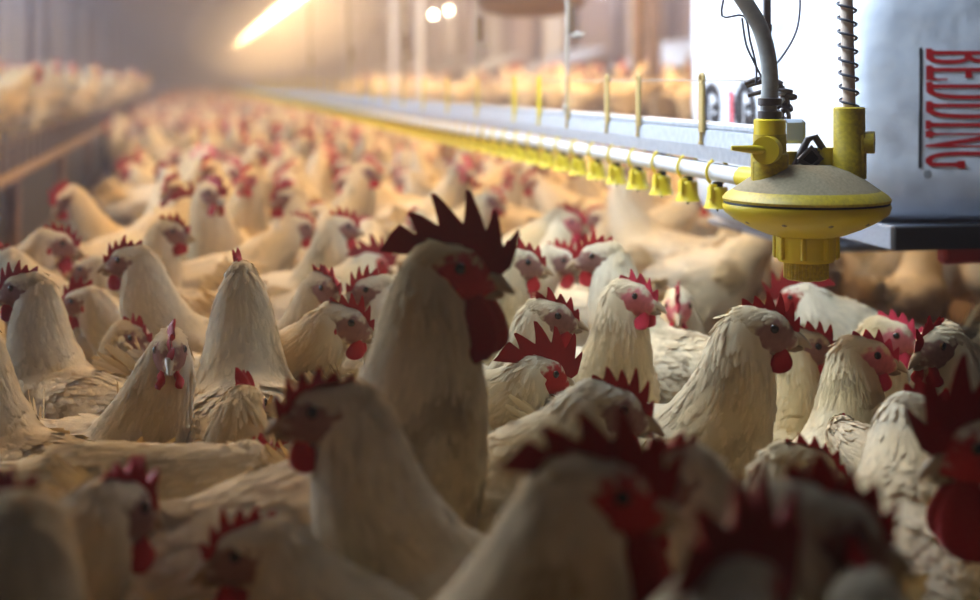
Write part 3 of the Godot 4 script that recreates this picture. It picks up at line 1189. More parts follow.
func drinker_line() -> void:
	var z0 := -1.70
	var z1 := -40.0
	var o := thing("drinker_line", "long grey drinker rail with white pipe and a row of yellow cups", "drinker", Vector3(LINE_X, 0, 0))
	var pg := Geo.new()
	# rail: upright face, rounded lips, a groove below the upper lip
	sweep(pg, [Vector2(-0.011, -0.112), Vector2(0.011, -0.112), Vector2(0.011, -0.062), Vector2(0.006, -0.058), Vector2(-0.008, -0.058), Vector2(-0.011, -0.061), Vector2(-0.011, -0.066), Vector2(-0.0085, -0.067), Vector2(-0.0085, -0.069), Vector2(-0.012, -0.070), Vector2(-0.0135, -0.092)], z0, z1, 0.15)
	box(pg, Vector3(0, line_y(z0) - 0.085, z0 + 0.002), Vector3(0.022, 0.054, 0.004), 0.001)
	part("rail", pg.mesh(M.zinc), o)
	var tg := Geo.new()
	var pts := []
	var z := z0 + 0.03
	while z > z1:
		pts.append(Vector3(-0.004, line_y(z) - 0.1285, z))
		z -= 0.2
	tube(tg, pts, 0.0125, 14)
	part("pipe", tg.mesh(M.pipe), o)
	var sg := Geo.new()
	pts = []
	z = z0 - 0.03
	while z > z1:
		pts.append(Vector3(0, line_y(z) + 0.001, z))
		z -= 0.2
	tube(sg, pts, 0.0011, 5)
	part("guard_wire", sg.mesh(M.cord), o)
	# one yellow cup: clip over the pipe, dark valve, flared cup with a side arm
	var clip := Geo.new()
	var arc := []
	for k in 15:
		var a := lerpf(-0.6, PI + 0.9, k / 14.0)
		arc.append(Vector3(cos(a) * 0.0165, -0.1225 + sin(a) * 0.0185, 0))
	tube(clip, arc, 0.0024, 6)
	tube(clip, [Vector3(0.012, -0.131, 0), Vector3(0.004, -0.142, 0)], 0.0024, 6)
	var clip_m := clip.mesh(M.yellow)
	var cup := Geo.new()
	lathe(cup, [[0.0001, -0.1425], [0.0125, -0.1425], [0.0145, -0.1445], [0.0145, -0.150], [0.0155, -0.162], [0.0185, -0.1705], [0.0198, -0.1725], [0.0185, -0.1725], [0.0145, -0.162], [0.0128, -0.150]], 20)
	box(cup, Vector3(-0.0135, -0.150, 0.011), Vector3(0.0045, 0.019, 0.008), 0.001)
	box(cup, Vector3(-0.009, -0.1405, 0.006), Vector3(0.011, 0.004, 0.006), 0.001)
	var cup_m := cup.mesh(M.yellow)
	var valve := Geo.new()
	lathe(valve, [[0.0065, -0.136], [0.0075, -0.138], [0.0075, -0.1435], [0.004, -0.1435]], 12)
	lathe(valve, [[0.0017, -0.160], [0.0019, -0.1765], [0.0001, -0.178]], 8)
	var valve_m := valve.mesh(M.dark)
	var rest := Geo.new()
	var clip_r := Geo.new()
	z = -1.86
	var k := 0
	while z > z1 + 0.2:
		var at := Vector3(-0.004, line_y(z) - 0.006, z)
		if k < 110:
			var c := part("drip_cup", cup_m, o, at)
			part("clip", clip_m, c)
			part("valve", valve_m, c)
		else:
			lathe(rest, [[0.012, -0.1435], [0.0125, -0.150], [0.0175, -0.169]], 8, at)
			box(rest, at + Vector3(0, -0.122, 0), Vector3(0.034, 0.036, 0.005))
		z -= 0.1195
		k += 1
	part("drip_cups_far", rest.mesh(M.yellow), o).set_meta("kind", "stuff")
	# straps that carry the guard wire
	var strap := Geo.new()
	box(strap, Vector3(-0.014, -0.038, 0), Vector3(0.005, 0.072, 0.018), 0.0015)
	box(strap, Vector3(-0.0155, -0.080, 0), Vector3(0.004, 0.016, 0.005), 0.001)
	box(strap, Vector3(-0.016, -0.0885, 0), Vector3(0.005, 0.005, 0.009), 0.001)
	var ring := []
	for q in 17:
		ring.append(Vector3(-0.014, 0.003 + sin(TAU * q / 16.0) * 0.0072, cos(TAU * q / 16.0) * 0.0072))
	tube(strap, ring, 0.0030, 6)
	var strap_m := strap.mesh(M.brass)
	var yellow_strap_m := strap.mesh(M.yellow)
	var zs := [-1.895, -2.185, -2.36, -2.625, -2.85, -3.08, -3.50]
	while zs[-1] > -16.0:
		zs.append(zs[-1] - 0.42)
	for q in zs.size():
		part("strap", strap_m if q < 4 else yellow_strap_m, o, Vector3(0, line_y(zs[q]), zs[q]))
	# suspension cords to the ceiling, with wooden cleats
	for q in [3, 6, 9, 13, 18]:
		var cz: float = zs[q]
		var c := thing("suspension_cord", ["white cord with wooden cleat holding the drinker rail, nearest", "grey cord with yellowish cleat, second one along the drinker rail", "third suspension cord along the drinker rail", "fourth suspension cord along the drinker rail", "fifth suspension cord along the drinker rail"][[3, 6, 9, 13, 18].find(q)], "cord", Vector3(LINE_X, 0, cz), 0, "cords that hold the drinker rail")
		var cg := Geo.new()
		var y0 := line_y(cz) - 0.06
		var pl := []
		for w in 12:
			pl.append(Vector3(-0.016 + 0.0015 * sin(w * 1.7), lerpf(y0, CEIL, w / 11.0), 0.0015 * cos(w * 1.3)))
		tube(cg, pl, 0.0032 if q < 9 else 0.007, 7)
		part("cord", cg.mesh(M.cord), c)
		var wg := Geo.new()
		box(wg, Vector3(-0.006, EYE + 0.125 if q == 3 else EYE + 0.135, 0), Vector3(0.013, 0.062, 0.010), 0.003)
		part("cleat", wg.mesh(M.board if q == 3 else M.rail), c)
		var ke := Geo.new()
		tube(ke, [Vector3(-0.006, EYE + 0.089, 0.003), Vector3(0.004, EYE + 0.092, 0.005), Vector3(0.014, EYE + 0.090, 0.004), Vector3(0.020, EYE + 0.097, 0.004)], [0.005, 0.006, 0.004, 0.002], 7)
		part("cord_end", ke.mesh(M.cord), c)
		var kg := Geo.new()
		ball(kg, Vector3(-0.018, y0 + 0.008, 0.003), Vector3(0.007, 0.009, 0.006), 6, 8)
		part("knot", kg.mesh(M.cord), c)

# ---------------------------------------------------------------- pressure regulator at the end of the line
func regulator() -> void:
	var mid := spot(806, 203, 1.70)
	var o := thing("pressure_regulator", "dusty yellow round pressure regulator at the end of the drinker line", "regulator", mid, -YAW)
	var low := Geo.new()
	lathe(low, [[0.0995, 0.000], [0.1005, -0.004], [0.098, -0.011], [0.086, -0.020], [0.066, -0.030], [0.048, -0.037], [0.036, -0.040]], 64)
	part("bowl", low.mesh(M.yellow), o)
	var seam := Geo.new()
	lathe(seam, [[0.0985, 0.0035], [0.0990, 0.0005]], 64)
	part("seam", seam.mesh(M.dark), o)
	var rim := Geo.new()
	lathe(rim, [[0.088, 0.0165], [0.097, 0.0105], [0.1005, 0.006], [0.0998, 0.003]], 64)
	part("rim", rim.mesh(M.dusty_yellow), o)
	var dome := Geo.new()
	lathe(dome, [[0.0001, 0.047], [0.030, 0.046], [0.050, 0.040], [0.070, 0.029], [0.088, 0.0165]], 64)
	part("dome", dome.mesh(M.dust), o, Vector3.ZERO, "dust covered grey dome")
	for k in 10:
		var a := TAU * k / 10.0 + 0.2
		var sg := Geo.new()
		ball(sg, Vector3(cos(a) * 0.084, -0.019, sin(a) * 0.084), Vector3(0.004, 0.003, 0.004), 5, 8)
		part("screw", sg.mesh(M.dust), o)
	var nk := Geo.new()
	lathe(nk, [[0.036, -0.038], [0.0355, -0.066], [0.033, -0.0705], [0.0265, -0.0710]], 40)
	for k in 8:
		var a := TAU * k / 8.0 + 0.3
		var rib := Geo.new()
		box(rib, Vector3.ZERO, Vector3(0.008, 0.029, 0.007), 0.002)
		nk.join(rib, Transform3D(Basis(Vector3.UP, -a), Vector3(cos(a) * 0.036, -0.053, sin(a) * 0.036)))
	part("neck", nk.mesh(M.yellow), o)
	var cp := Geo.new()
	lathe(cp, [[0.0255, -0.070], [0.0255, -0.091], [0.0235, -0.0925], [0.0001, -0.0925]], 40)
	for k in 36:
		var a := TAU * k / 36.0
		box(cp, Vector3(cos(a) * 0.0258, -0.081, sin(a) * 0.0258), Vector3(0.0022, 0.019, 0.0022), 0.0)
	part("ribbed_cap", cp.mesh(M.dusty_yellow), o)
	# inlet tower with side valve
	var tw := Geo.new()
	var lx := -0.0465
	lathe(tw, [[0.0225, 0.016], [0.0225, 0.060], [0.0200, 0.062], [0.0200, 0.084], [0.0001, 0.084]], 28, Vector3(lx, 0, 0.012))
	box(tw, Vector3(lx - 0.019, 0.036, 0.018), Vector3(0.006, 0.034, 0.008), 0.002)
	part("inlet_tower", tw.mesh(M.dusty_yellow), o)
	var hx := Geo.new()
	lathe(hx, [[0.0195, 0.084], [0.0195, 0.101], [0.017, 0.1025], [0.0001, 0.1025]], 8, Vector3(lx, 0, 0.012))
	part("hose_nut", hx.mesh(M.yellow), o)
	var vl := Geo.new()
	tube(vl, [Vector3(lx - 0.004, 0.066, 0.028), Vector3(lx - 0.012, 0.066, 0.046)], 0.0165, 24)
	tube(vl, [Vector3(lx - 0.012, 0.066, 0.040), Vector3(lx - 0.052, 0.069, 0.046)], [0.0065, 0.0028], 8)
	part("side_valve", vl.mesh(M.yellow), o)
	# pipe stub that joins the rail's pipe to the inlet
	var st := Geo.new()
	tube(st, [Vector3(lx + 0.004, 0.026, 0.0), Vector3(lx - 0.006, 0.026, -0.030), Vector3(lx - 0.016, 0.026, -0.075)], 0.014, 12)
	part("pipe_stub", st.mesh(M.yellow), o)
	# right tower, which carries the breather tube
	var rx := 0.0525
	var rt := Geo.new()
	lathe(rt, [[0.0205, 0.030], [0.0205, 0.064], [0.0190, 0.066], [0.0190, 0.115], [0.0170, 0.1165], [0.0001, 0.1165]], 28, Vector3(rx, 0, 0))
	box(rt, Vector3(rx + 0.012, 0.060, 0.012), Vector3(0.006, 0.05, 0.012), 0.002)
	part("breather_tower", rt.mesh(M.dusty_yellow), o)
	var kn := Geo.new()
	tube(kn, [Vector3(rx + 0.017, 0.074, 0.006), Vector3(rx + 0.028, 0.074, 0.010)], 0.0135, 20)
	part("knob", kn.mesh(M.dusty_yellow), o)
	# small posts and the steel loop between the towers
	for e in [[-0.017, 0.0095, 0.062], [0.026, 0.0135, 0.067]]:
		var pg := Geo.new()
		lathe(pg, [[e[1], 0.036], [e[1], e[2]], [0.0001, e[2]]], 16, Vector3(e[0], 0, -0.012))
		part("stud", pg.mesh(M.yellow), o)
	var lp := Geo.new()
	tube(lp, [Vector3(-0.014, 0.044, -0.004), Vector3(0.003, 0.077, -0.004), Vector3(0.012, 0.080, -0.004), Vector3(0.028, 0.056, -0.004), Vector3(0.028, 0.046, -0.004)], 0.0045, 8)
	tube(lp, [Vector3(-0.010, 0.052, 0.004), Vector3(0.006, 0.068, 0.004), Vector3(0.018, 0.054, 0.004), Vector3(0.006, 0.044, 0.004), Vector3(-0.010, 0.052, 0.004)], 0.0030, 8)
	part("steel_loop", lp.mesh(M.steel), o)
	var dg := Geo.new()
	box(dg, Vector3(0.006, 0.055, -0.004), Vector3(0.024, 0.024, 0.01), 0.004)
	part("catch_block", dg.mesh(M.dark), o)
	var wc := Geo.new()
	box(wc, Vector3(-0.009, 0.086, -0.03), Vector3(0.028, 0.030, 0.02), 0.004)
	part("white_cap", wc.mesh(M.cap), o)
	# grey hose rising from the inlet
	var inv := o.transform.affine_inverse()
	var hg := Geo.new()
	var ctrl := [Vector2(768, 120), Vector2(769, 100), Vector2(770, 78), Vector2(767, 52), Vector2(760, 28), Vector2(750, 10), Vector2(738, -8), Vector2(724, -30)]
	var hp := []
	for c in ctrl:
		hp.append(inv * spot(c.x, c.y, 1.70 - 0.012))
	tube(hg, smooth(hp), 0.0100, 14)
	part("hose", hg.mesh(M.hose), o, Vector3.ZERO, "grey water hose")
	var clampg := Geo.new()
	for y in [0.1025, 0.118]:
		lathe(clampg, [[0.0115, y], [0.0145, y + 0.001], [0.0145, y + 0.009], [0.0115, y + 0.010]], 16, Vector3(lx, 0, 0.012))
	part("hose_clamp", clampg.mesh(M.steel), o)
	# breather tube in a coil spring
	var bt := Geo.new()
	var b0 := Vector3(rx, 0.116, 0)
	var b1 := Vector3(rx - 0.005, 0.30, 0)
	tube(bt, [b0, b1], 0.0080, 12)
	part("breather_tube", bt.mesh(M.nozzle), o)
	var sp := Geo.new()
	var coil := []
	for k in 11 * 14 + 1:
		var a := TAU * k / 14.0
		coil.append(b0.lerp(b1, k / 154.0) + Vector3(cos(a), 0, sin(a)) * 0.0112)
	tube(sp, coil, 0.0016, 5)
	part("coil_spring", sp.mesh(M.wire), o)

func smooth(p: Array) -> Array:
	var out := []
	for k in p.size() - 1:
		for j in 4:
			out.append(p[k].cubic_interpolate(p[k + 1], p[maxi(k - 1, 0)], p[mini(k + 2, p.size() - 1)], j / 4.0))
	out.append(p[-1])
	return out

# ---------------------------------------------------------------- things that hang
var poles := []

func hanging_things() -> void:
	# loose wires over the regulator
	var runs := [
		["thin dark wire looping left above the regulator hose", [Vector2(727, -14), Vector2(722, 16), Vector2(744, 16), Vector2(750, 40), Vector2(756, 66), Vector2(756, 84)]],
		["thin dark wire curving right of the regulator hose", [Vector2(799, -14), Vector2(800, 8), Vector2(796, 32), Vector2(784, 54), Vector2(772, 68), Vector2(758, 82)]],
		["straight thin wire between the two looping wires", [Vector2(742, 18), Vector2(746, 44), Vector2(753, 60), Vector2(762, 78), Vector2(770, 92)]],
	]
	for r in runs:
		var g := Geo.new()
		var p := []
		for c in r[1]:
			p.append(spot(c.x, c.y, 1.78))
		var base: Vector3 = p[-1]
		for k in p.size():
			p[k] -= base
		if r == runs[2]:
			pass
		tube(g, smooth(p), 0.0014, 6)
		var o := part("wire", g.mesh(M.wire), self, base)
		tag(o, r[0], "wire", "loose wires over the regulator")
	# hanging bracket and the bundle of wire and chain at the rail's end
	var hb := Geo.new()
	var bp := spot(767, 25, 1.79)
	box(hb, Vector3(0, 0.14, 0), Vector3(0.009, 0.28, 0.006), 0.001)
	box(hb, Vector3(0.008, 0.17, 0.002), Vector3(0.004, 0.20, 0.004), 0.001)
	box(hb, Vector3(0, -0.004, 0), Vector3(0.012, 0.012, 0.008), 0.002)
	tube(hb, [Vector3(0.004, 0, 0), Vector3(0.005, -0.06, 0), Vector3(0.006, -0.10, 0)], 0.0018, 6)
	tag(part("hanger_strip", hb.mesh(M.steel), self, bp), "rusty steel hanger strip behind the grey hose", "hanger")
	var ch := thing("chain_bundle", "bundle of dark chain and twisted wire behind the regulator inlet", "chain", spot(776, 125, 1.79), -YAW)
	var r2 := RandomNumberGenerator.new()
	r2.seed = 77
	for k in 12:
		var lg := Geo.new()
		var c := Vector3(lerpf(-0.004, 0.017, fmod(k * 0.37, 1.0)), 0.004 * k + 0.004, r2.randf_range(-0.006, 0.006))
		var bs := Basis.from_euler(Vector3(r2.randf() * 3.0, r2.randf() * 3.0, r2.randf() * 3.0))
		var pts := []
		for q in 13:
			pts.append(c + bs * Vector3(cos(TAU * q / 12.0) * 0.0085, sin(TAU * q / 12.0) * 0.0055, 0))
		tube(lg, pts, 0.0030, 6)
		part("chain_link", lg.mesh(M.steel if k % 3 else M.zinc), ch)
	for e in [[-0.028, 0.050, -0.004, 0.058], [-0.026, 0.038, -0.002, 0.052], [-0.030, 0.053, -0.010, 0.044]]:
		var wg := Geo.new()
		tube(wg, smooth([Vector3(e[0] - 0.01, e[1], 0), Vector3((e[0] + e[2]) / 2.0, e[1] + 0.006, 0.004), Vector3(e[2], e[3], -0.003), Vector3(e[2] + 0.012, e[3] - 0.006, 0)]), 0.0034, 6)
		part("twisted_wire", wg.mesh(M.steel), ch)
	# round feeder tub hanging high in the blurred background
	var fp := spot(530, 17, 6.2)
	var fo := thing("hanging_feeder", "round brown feeder tub hanging from the ceiling in the blurred background", "feeder", fp)
	var fg := Geo.new()
	lathe(fg, [[0.0001, 0.0], [0.12, 0.004], [0.20, 0.022], [0.235, 0.05], [0.24, 0.075], [0.22, 0.10], [0.20, 0.30], [0.205, 0.31]], 40)
	part("tub", fg.mesh(M.feeder), fo)
	var fr := Geo.new()
	lathe(fr, [[0.236, 0.060], [0.252, 0.064], [0.252, 0.078], [0.236, 0.082]], 40)
	part("rim", fr.mesh(M.board), fo)
	var fc := Geo.new()
	for k in 3:
		var a := TAU * k / 3.0
		tube(fc, [Vector3(cos(a) * 0.2, 0.30, sin(a) * 0.2), Vector3(0, 0.75, 0)], 0.005, 6)
	tube(fc, [Vector3(0, 0.75, 0), Vector3(0, CEIL - fp.y, 0)], 0.005, 6)
	part("cord", fc.mesh(M.cord), fo)
	# two small bare bulbs far back
	for e in [[Vector2(433.5, 14.5), "left one of two small bright bulbs far back in the house"], [Vector2(449, 10), "right one of two small bright bulbs far back in the house"]]:
		var p := spot(e[0].x, e[0].y, 22.0)
		var b := thing("hanging_bulb", e[1], "lamp", p, 0, "bare bulbs far back")
		var bg := Geo.new()
		ball(bg, Vector3.ZERO, Vector3(0.022, 0.028, 0.022), 10, 14)
		part("bulb", bg.mesh(M.bulb), b)
		var sg := Geo.new()
		lathe(sg, [[0.018, 0.034], [0.02, 0.075], [0.0001, 0.078]], 12)
		tube(sg, [Vector3(0, 0.07, 0), Vector3(0, CEIL - p.y, 0)], 0.005, 6)
		part("socket_and_cable", sg.mesh(M.dark), b)
		var l := OmniLight3D.new()
		l.name = "light"
		l.light_color = Color(1, 0.9, 0.72)
		l.light_energy = 0.5
		l.light_size = 0.04
		l.omni_range = 60.0
		l.omni_attenuation = 2.0
		l.shadow_enabled = true
		b.add_child(l)
	# upright drop pipes in the blurred background
	for e in [[420.0, 11.0, "faint"], [393.0, 14.0, "second faint"], [640.0, 9.0, "brownish"], [655.0, 10.5, "thick brownish"]]:
		var p := spot(e[0], 60, e[1])
		var g := Geo.new()
		var foot := 0.0 if p.x < RIGHT else DECK + 0.001
		poles.append(Vector2(p.x, p.z))
		tube(g, [Vector3(0, foot, 0), Vector3(0, CEIL, 0)], 0.025 if e[0] < 600 else 0.05, 10)
		tag(part("drop_pipe", g.mesh(M.pipe if e[0] < 600 else M.board), self, Vector3(p.x, 0, p.z)), e[2] + " upright pole reaching the ceiling behind the drinker line", "pole")

# ---------------------------------------------------------------- the flock
var ground := []     # [x, z, radius] of every bird standing on the litter

func stand(pose: String, cock: bool, turn: float, comb: float, fine: int, pale: bool, head_at: Vector2, facing: float, size: float, label: String, group := "") -> Node3D:
	# the bird is set where its head shows at that pixel, given its own height
	var b := bird(pose, cock, turn, comb, fine, pale)
	var hd: Vector3 = b.head * size
	var d := F * (EYE - hd.y) / (head_at.y - HORIZON)
	var p := spot(head_at.x, head_at.y, d)
	var yaw := deg_to_rad(facing) - YAW
	var off := Basis(Vector3.UP, yaw) * Vector3(hd.x, 0, hd.z)
	var o := bird_node(b, "rooster" if cock else "hen", fine)
	o.position = Vector3(p.x - off.x, 0, p.z - off.z)
	o.rotation.y = yaw
	o.scale = Vector3.ONE * size
	tag(o, label, "rooster" if cock else "hen", group)
	ground.append([o.position.x, o.position.z, 0.12])
	near_heads.append(Vector3(head_at.x, head_at.y, d))
	bodies.append(trunk(o.position, yaw))
	return o

func room_for(x: float, z: float, r: float) -> bool:
	for g in ground:
		var dx: float = g[0] - x
		var dz: float = g[1] - z
		var m: float = g[2] + r
		if dx * dx + dz * dz < m * m:
			return false
	return true

var bodies := []

func trunk(p: Vector3, yaw: float) -> Array:
	var d := Vector2(cos(yaw), -sin(yaw))
	var c := Vector2(p.x, p.z)
	return [c - d * 0.115, c + d * 0.075]

func crowding(p: Vector3, yaw: float) -> float:
	var a := trunk(p, yaw)
	var sum := 0.0
	for b in bodies:
		if absf(b[0].x - p.x) > 0.45 or absf(b[0].y - p.z) > 0.45:
			continue
		var near := Geometry2D.get_closest_points_between_segments(a[0], a[1], b[0], b[1])
		sum += maxf(0.0, 0.165 - near[0].distance_to(near[1]))
	return sum

func pixel(p: Vector3) -> Vector3:
	var d := -p.z * cos(YAW) + p.x * sin(YAW)
	var x := p.x * cos(YAW) + p.z * sin(YAW)
	return Vector3(490.0 + F * x / d, HORIZON + F * (EYE - p.y) / d, d)

func flock() -> void:
	near_birds()
	var heads := []
	for c in get_children():
		if c.has_meta("category") and c.get_meta("category") in ["hen", "rooster"]:
			heads.append(c)
	# the crowd: every free place on the litter, nearest first
	var r2 := RandomNumberGenerator.new()
	r2.seed = 2024
	var marks := []
	for h in near_heads:
		marks.append(h)
	var free := []
	var z := -1.6
	while z > -62.0:
		var x := LEFT + 0.24
		while x < RIGHT - 0.22:
			var p := Vector3(x + r2.randf_range(-0.06, 0.06), 0, z + r2.randf_range(-0.06, 0.06))
			var q := pixel(p + Vector3(0, 0.3, 0))
			x += 0.272
			if q.z < 1.75 or q.x < -70 - 200.0 / q.z or q.x > 1050 + 200.0 / q.z:
				continue
			if p.x < LEFT + 0.5 and p.z < -3.4 and p.z > -9.0:
				continue
			if p.x > 0.93 and p.x < 2.3 and p.z > -3.12:
				continue
			var hidden := false
			for m in marks:
				if q.z < m.z + 0.05 and absf(q.x - m.x) < 40.0 + 40.0 / q.z and q.z > 0.6 * m.z and q.z < 2.7:
					hidden = true
			if hidden or not room_for(p.x, p.z, 0.10):
				continue
			free.append([q.z, p])
			ground.append([p.x, p.z, 0.11])
		z -= 0.262
	free.sort_custom(func(a, b): return a[0] < b[0])
	var kinds := []
	var plain := []
	for fine in 2:
		var set_ := []
		for a in [["alert", false, 0.0, 1.0, false], ["alert", false, 50.0, 1.2, false], ["alert", false, -50.0, 0.9, true], ["relaxed", false, 0.0, 1.0, false], ["relaxed", false, 40.0, 1.1, false], ["relaxed", false, -40.0, 0.8, false], ["sit", false, 0.0, 1.0, false], ["low", false, 0.0, 1.0, false], ["tucked", false, 20.0, 1.3, false], ["relaxed", true, 0.0, 1.0, false], ["alert", true, 30.0, 1.1, false]]:
			set_.append(bird(a[0], a[1], a[2], a[3], fine, a[4]))
		kinds.append(set_)
	var single := 0
	var far := []
	var crowd := []
	var fixed := bodies.size()
	for e in free:
		if single >= 205:
			far.append(e[1])
			continue
		var p: Vector3 = e[1]
		var k := r2.randi() % 24
		k = k / 2 if k < 18 else (9 + k % 2 if k > 21 else k % 6)
		if e[0] < 3.2 and k > 8:
			k = 4
		if p.x > 0.86 and p.x < 2.3 and p.z > -3.3:
			k = [6, 3, 5, 7][r2.randi() % 4]
		var yaw := r2.randf() * TAU
		if r2.randf() < 0.45:
			yaw = (0.0 if r2.randf() < 0.55 else PI) - YAW + r2.randf_range(-0.5, 0.5)
		# of several ways to face, the one with most room
		var best := 9.0
		for w in [yaw, yaw + PI, yaw + 0.5, yaw - 0.5, yaw + 1.1, yaw - 1.1, yaw + 1.6]:
			var crush := crowding(p, w)
			if crush < best - 0.015:
				best = crush
				yaw = w
		if best > 0.09 and e[0] > 2.6:
			continue
		bodies.append(trunk(p, yaw))
		crowd.append([p, yaw, k, e[0]])
		single += 1
	# they shuffle apart a little
	for turn in 14:
		for i in crowd.size():
			var own: Array = bodies[fixed + i]
			var push := Vector2.ZERO
			for j in bodies.size():
				if j == fixed + i:
					continue
				var b: Array = bodies[j]
				if absf(b[0].x - own[0].x) > 0.45 or absf(b[0].y - own[0].y) > 0.45:
					continue
				var near := Geometry2D.get_closest_points_between_segments(own[0], own[1], b[0], b[1])
				var gap := near[0].distance_to(near[1])
				if gap < 0.185:
					var away: Vector2 = near[0] - near[1] if gap > 0.01 else own[0] - b[0]
					push += away.normalized() * (0.185 - gap) * (0.9 if j < fixed else 0.45)
			var c: Vector3 = crowd[i][0] + Vector3(push.x, 0, push.y).limit_length(0.05)
			c.x = clampf(c.x, LEFT + 0.22, RIGHT - 0.24)
			if c.x > 0.9 and c.x < 2.3 and c.z > -3.2:
				c = crowd[i][0]
			crowd[i][0] = c
			bodies[fixed + i] = trunk(c, crowd[i][1])
	for e in crowd:
		var p: Vector3 = e[0]
		var yaw: float = e[1]
		var k: int = e[2]
		e[0] = e[3]
		var fine := 1 if e[0] < 4.2 else 0
		var cock := k >= 9
		var o := bird_node(kinds[fine][k], "rooster" if cock else "hen", fine)
		o.position = p
		o.rotation.y = yaw
		o.scale = Vector3.ONE * r2.randf_range(0.92, 1.05)
		var q := pixel(p + Vector3(0, 0.3, 0))
		var zone: String
		if p.x > LINE_X + 0.05:
			zone = "past the drinker line" if e[0] > 3.0 else "under the trolley"
		elif p.x < 0.0 and e[0] > 3.0:
			zone = "near the left platform"
		elif e[0] > 3.4:
			zone = "mid-house"
		else:
			zone = "behind the front birds"
		var way := facing_words(yaw)
		var bearing: String = ["upright", "upright head-turned", "upright pink-faced", "relaxed", "hunched head-turned", "hunched", "sitting", "head-down", "tucked-in", "low", "upright"][k]
		var depth: String = "near row" if e[0] < 3.0 else ("middle row" if e[0] < 4.0 else ("farther row" if e[0] < 5.0 else "far row"))
		var column: String = ["far left", "left", "centre left", "centre", "centre right", "right", "far right"][clampi(int(q.x / 140.0), 0, 6)]
		tag(o, "%s %s %s, %s, %s, %s" % [bearing, "rooster" if cock else "white hen", way, zone, depth, column], "rooster" if cock else "hen", ("roosters" if cock else "hens") + " in the crowd " + zone)
	# birds on the raised floors
	for side in 2:
		var spots := []
		var zz := -4.0 if side == 0 else -5.0
		var n := 0
		while zz > -24.0:
			for lane in 3:
				var px := (LEFT - 0.20 - 0.36 * lane) if side == 0 else (RIGHT + 0.22 + 0.42 * lane)
				px += r2.randf_range(-0.07, 0.07)
				var pz := zz + r2.randf_range(-0.1, 0.1)
				var q := pixel(Vector3(px, DECK + 0.3, pz))
				if poles.any(func(w): return w.distance_to(Vector2(px, pz)) < 0.3) or q.x < -40 or q.x > 720 or r2.randf() < (0.15 if side == 0 else 0.3):
					continue
				if n < (22 if side == 0 else 24):
					var k: int = [0, 1, 2, 3, 4, 0, 3, 10][r2.randi() % 8]
					var turn := r2.randf() * TAU
					var most := 9.0
					var at := Vector3(px, DECK + 0.001, pz)
					for w in [turn, turn + 0.6, turn - 0.6, turn + 1.2, turn - 1.2, turn + 1.8]:
						var crush := crowding(at, w)
						if crush < most - 0.01:
							most = crush
							turn = w
					if most > 0.06:
						continue
					bodies.append(trunk(at, turn))
					var o := bird_node(kinds[0][k], "rooster" if k >= 9 else "hen", 0)
					o.position = at
					o.rotation.y = turn
					var where := "standing on the raised platform at the left wall" if side == 0 else "standing on the raised platform behind the drinker line"
					tag(o, "blurred %s %s, %s, %s" % ["rooster" if k >= 9 else ["upright white hen", "upright hen with turned head", "upright pale-faced hen", "relaxed white hen", "hunched hen with turned head"][k], facing_words(turn), "on left platform" if side == 0 else "on right platform", ordinal[mini(n, 29)] + " along"], "rooster" if k >= 9 else "hen", ("roosters " if k >= 9 else "hens ") + where)
					n += 1
				else:
					far.append(Vector3(px, DECK, pz))
			zz -= 0.40
	# the rest, too far to tell apart: small knots of hens
	var knot := Geo.new()
	var flesh := Geo.new()
	for k in 2:
		var b: Dictionary = kinds[0][[0, 3][k]]
		var t := Transform3D(Basis(Vector3.UP, [0.4, 2.9][k]), Vector3(0, 0, [-0.1, 0.12][k]) * 0.0)
		if k == 0:
			for part_name in ["body", "tail"]:
				knot.join(from_mesh(b[part_name]), t)
			for part_name in ["comb", "wattle-1", "wattle1"]:
				flesh.join(from_mesh(b[part_name]), t)
	var km := knot.mesh(M.plumage)
	km.add_surface_from_arrays(Mesh.PRIMITIVE_TRIANGLES, flesh.arrays())
	km.surface_set_material(1, M.hen_flesh)
	var mm := MultiMesh.new()
	mm.transform_format = MultiMesh.TRANSFORM_3D
	mm.mesh = km
	mm.instance_count = far.size()
	for k in far.size():
		var sc := r2.randf_range(0.85, 1.08)
		mm.set_instance_transform(k, Transform3D(Basis(Vector3.UP, r2.randf() * TAU).scaled(Vector3(sc, sc * r2.randf_range(0.86, 1.04), sc)), far[k]))
	var mi := MultiMeshInstance3D.new()
	mi.name = "distant_flock"
	mi.multimesh = mm
	add_child(mi)
	tag(mi, "countless tiny blurred hens filling the far part of the house", "flock", "", "stuff")
	print("birds alone ", single, " far ", far.size())

const ordinal := ["first", "second", "third", "fourth", "fifth", "sixth", "seventh", "eighth", "ninth", "tenth", "eleventh", "twelfth", "thirteenth", "fourteenth", "fifteenth", "sixteenth", "seventeenth", "eighteenth", "nineteenth", "twentieth", "twenty-first", "twenty-second", "twenty-third", "twenty-fourth", "twenty-fifth", "twenty-sixth", "twenty-seventh", "twenty-eighth", "twenty-ninth", "thirtieth"]

func facing_words(yaw: float) -> String:
	return ["facing right", "turned away right", "seen from behind", "turned away left", "facing left", "facing half left", "facing the camera", "facing half right"][int(fposmod(rad_to_deg(yaw + YAW) + 22.5, 360.0) / 45.0)]

func from_mesh(m: Mesh) -> Geo:
	var g := Geo.new()
	var a := m.surface_get_arrays(0)
	g.v = a[Mesh.ARRAY_VERTEX]
	g.n = a[Mesh.ARRAY_NORMAL]
	g.c = a[Mesh.ARRAY_COLOR]
	g.i = a[Mesh.ARRAY_INDEX]
	return g

var near_heads := []

